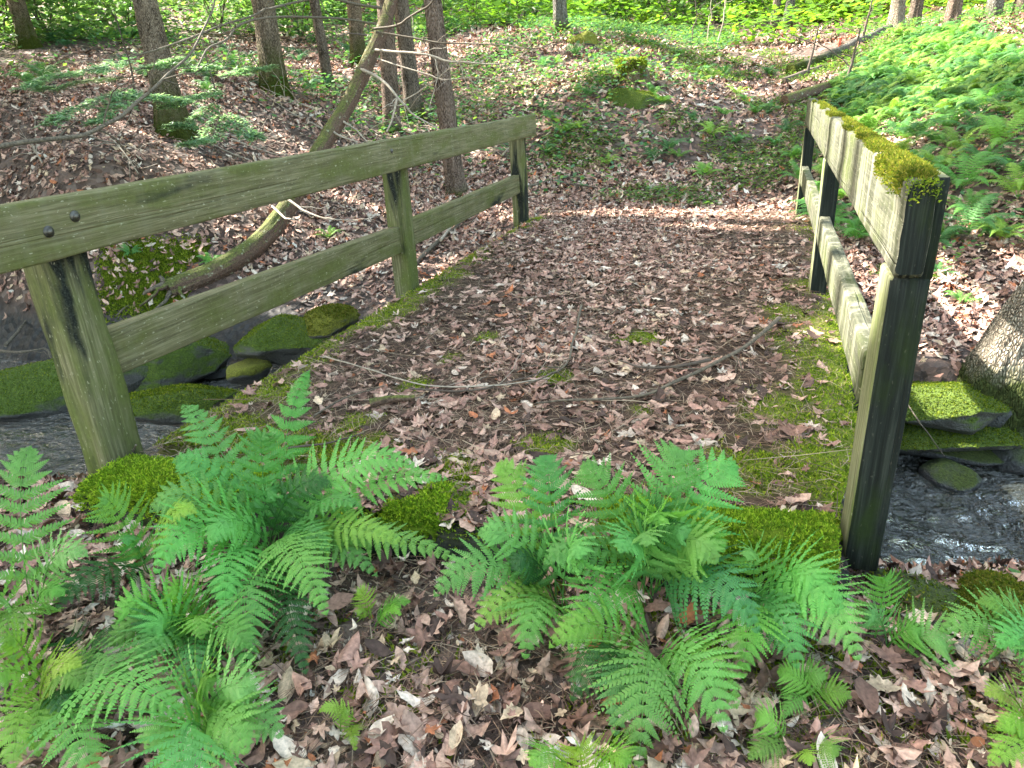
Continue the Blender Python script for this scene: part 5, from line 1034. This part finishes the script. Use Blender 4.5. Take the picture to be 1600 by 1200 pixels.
# little painted stake at the trail end
b = onpx(1311, 74, 10); e = empty('stake', b, 'small orange red stake beside the trail end', 'stake'); mb = MB(); box(mb, b[0] - .03, b[0] + .03, b[1] - .025, b[1] + .025, b[2] - .1, b[2] + .16, .01, amp=.008, seed=5); mb.build('shaft', M_STAKE, e, True)
mb = MB(); box(mb, b[0] - .035, b[0] + .035, b[1] - .03, b[1] + .03, b[2] + .162, b[2] + .19, .015, amp=.006, seed=6); mb.build('cap', M_STAKE, e, True)
# broad leaved plant at the right edge
b = gp(1600, 1010, -.45); b[2] = h1(b[0], b[1]); e = empty('seedling', b, 'broad leaved green seedling over the water at the right edge', 'seedling'); tip = gp(1590, 925, -.14)
mb = MB(); tube(mb, resample([b, (b + tip) / 2 + [.02, 0, .03], tip], 10), np.linspace(.004, .002, 10), 5); mb.build('stem', M_STICK, e, True)
for px, py, s in [(1530, 915, .085), (1548, 935, .07), (1570, 945, .08), (1555, 905, .08), (1600, 905, .07), (1585, 890, .05), (1610, 940, .07)]:
    q = gp(px, py, -.13 + rng.uniform(-.02, .03)); d = nz(q - tip + rng.normal(0, .01, 3)); sd = nz(np.cross(d, [0, -.3, 1.0])); mb = MB(); uu = np.linspace(0, 1, 9); ww = np.sin(np.pi * uu ** .8) * .34 * (1 + .08 * (np.arange(9) % 2)); c0 = q - d * s * .5
    Lf = np.array([c0 + d * s * a + sd * s * w + [0, 0, s * .12 * w - s * .25 * a * a] for a, w in zip(uu, ww)]); Rf = np.array([c0 + d * s * a - sd * s * w + [0, 0, s * .12 * w - s * .25 * a * a] for a, w in zip(uu, ww)]); Ml = np.array([c0 + d * s * a + [0, 0, -s * .25 * a * a] for a in uu])
    V = np.concatenate([Lf, Ml, Rf]); i = np.arange(8); mb.add(V, np.concatenate([np.stack([i, i + 1, i + 10, i + 9], -1), np.stack([i + 9, i + 10, i + 19, i + 18], -1)]), (.10, .26, .07)); tube(mb, np.array([tip, (tip + c0) / 2 + [0, 0, .004], c0]), .0015, 4, col=(.1, .2, .06)); mb.build('leaf', M_LEAF, e)

# ------------------------------------------------------------------ light
w = bpy.data.worlds.new('World'); S.world = w; w.use_nodes = True; nt = w.node_tree; bg = nt.nodes['Background']
sky = nt.nodes.new('ShaderNodeTexSky'); sky.sky_type = 'NISHITA'; sky.sun_disc = False; sky.sun_elevation = SUN_EL
az = math.atan2(-SDIR[0], -SDIR[1]); sky.sun_rotation = az; sky.air_density = 1.0; sky.dust_density = 2.0
gw = G(nt); nt.links.new(gw.mix(1.0, sky.outputs[0], (1.14, 1.0, .76), 'MULTIPLY'), bg.inputs[0]); bg.inputs[1].default_value = .15
sl = bpy.data.lights.new('sun', 'SUN'); sl.energy = 3.6; sl.angle = R(.53); sl.color = (1, .93, .82); so = bpy.data.objects.new('sun', sl); COL.objects.link(so)
so.rotation_euler = Vector(SDIR).to_track_quat('-Z', 'Y').to_euler()
S.view_settings.view_transform = 'Standard'; S.view_settings.look = 'None'; S.view_settings.gamma = 1; S.view_settings.exposure = 3.15
S.render.engine = 'CYCLES'; c = S.cycles; c.max_bounces = 6; c.diffuse_bounces = 3; c.glossy_bounces = 2; c.transmission_bounces = 3; c.transparent_max_bounces = 8; c.caustics_reflective = False; c.caustics_refractive = False
c.use_denoising = True; c.sample_clamp_indirect = 6.0; c.use_adaptive_sampling = True; c.adaptive_threshold = .012
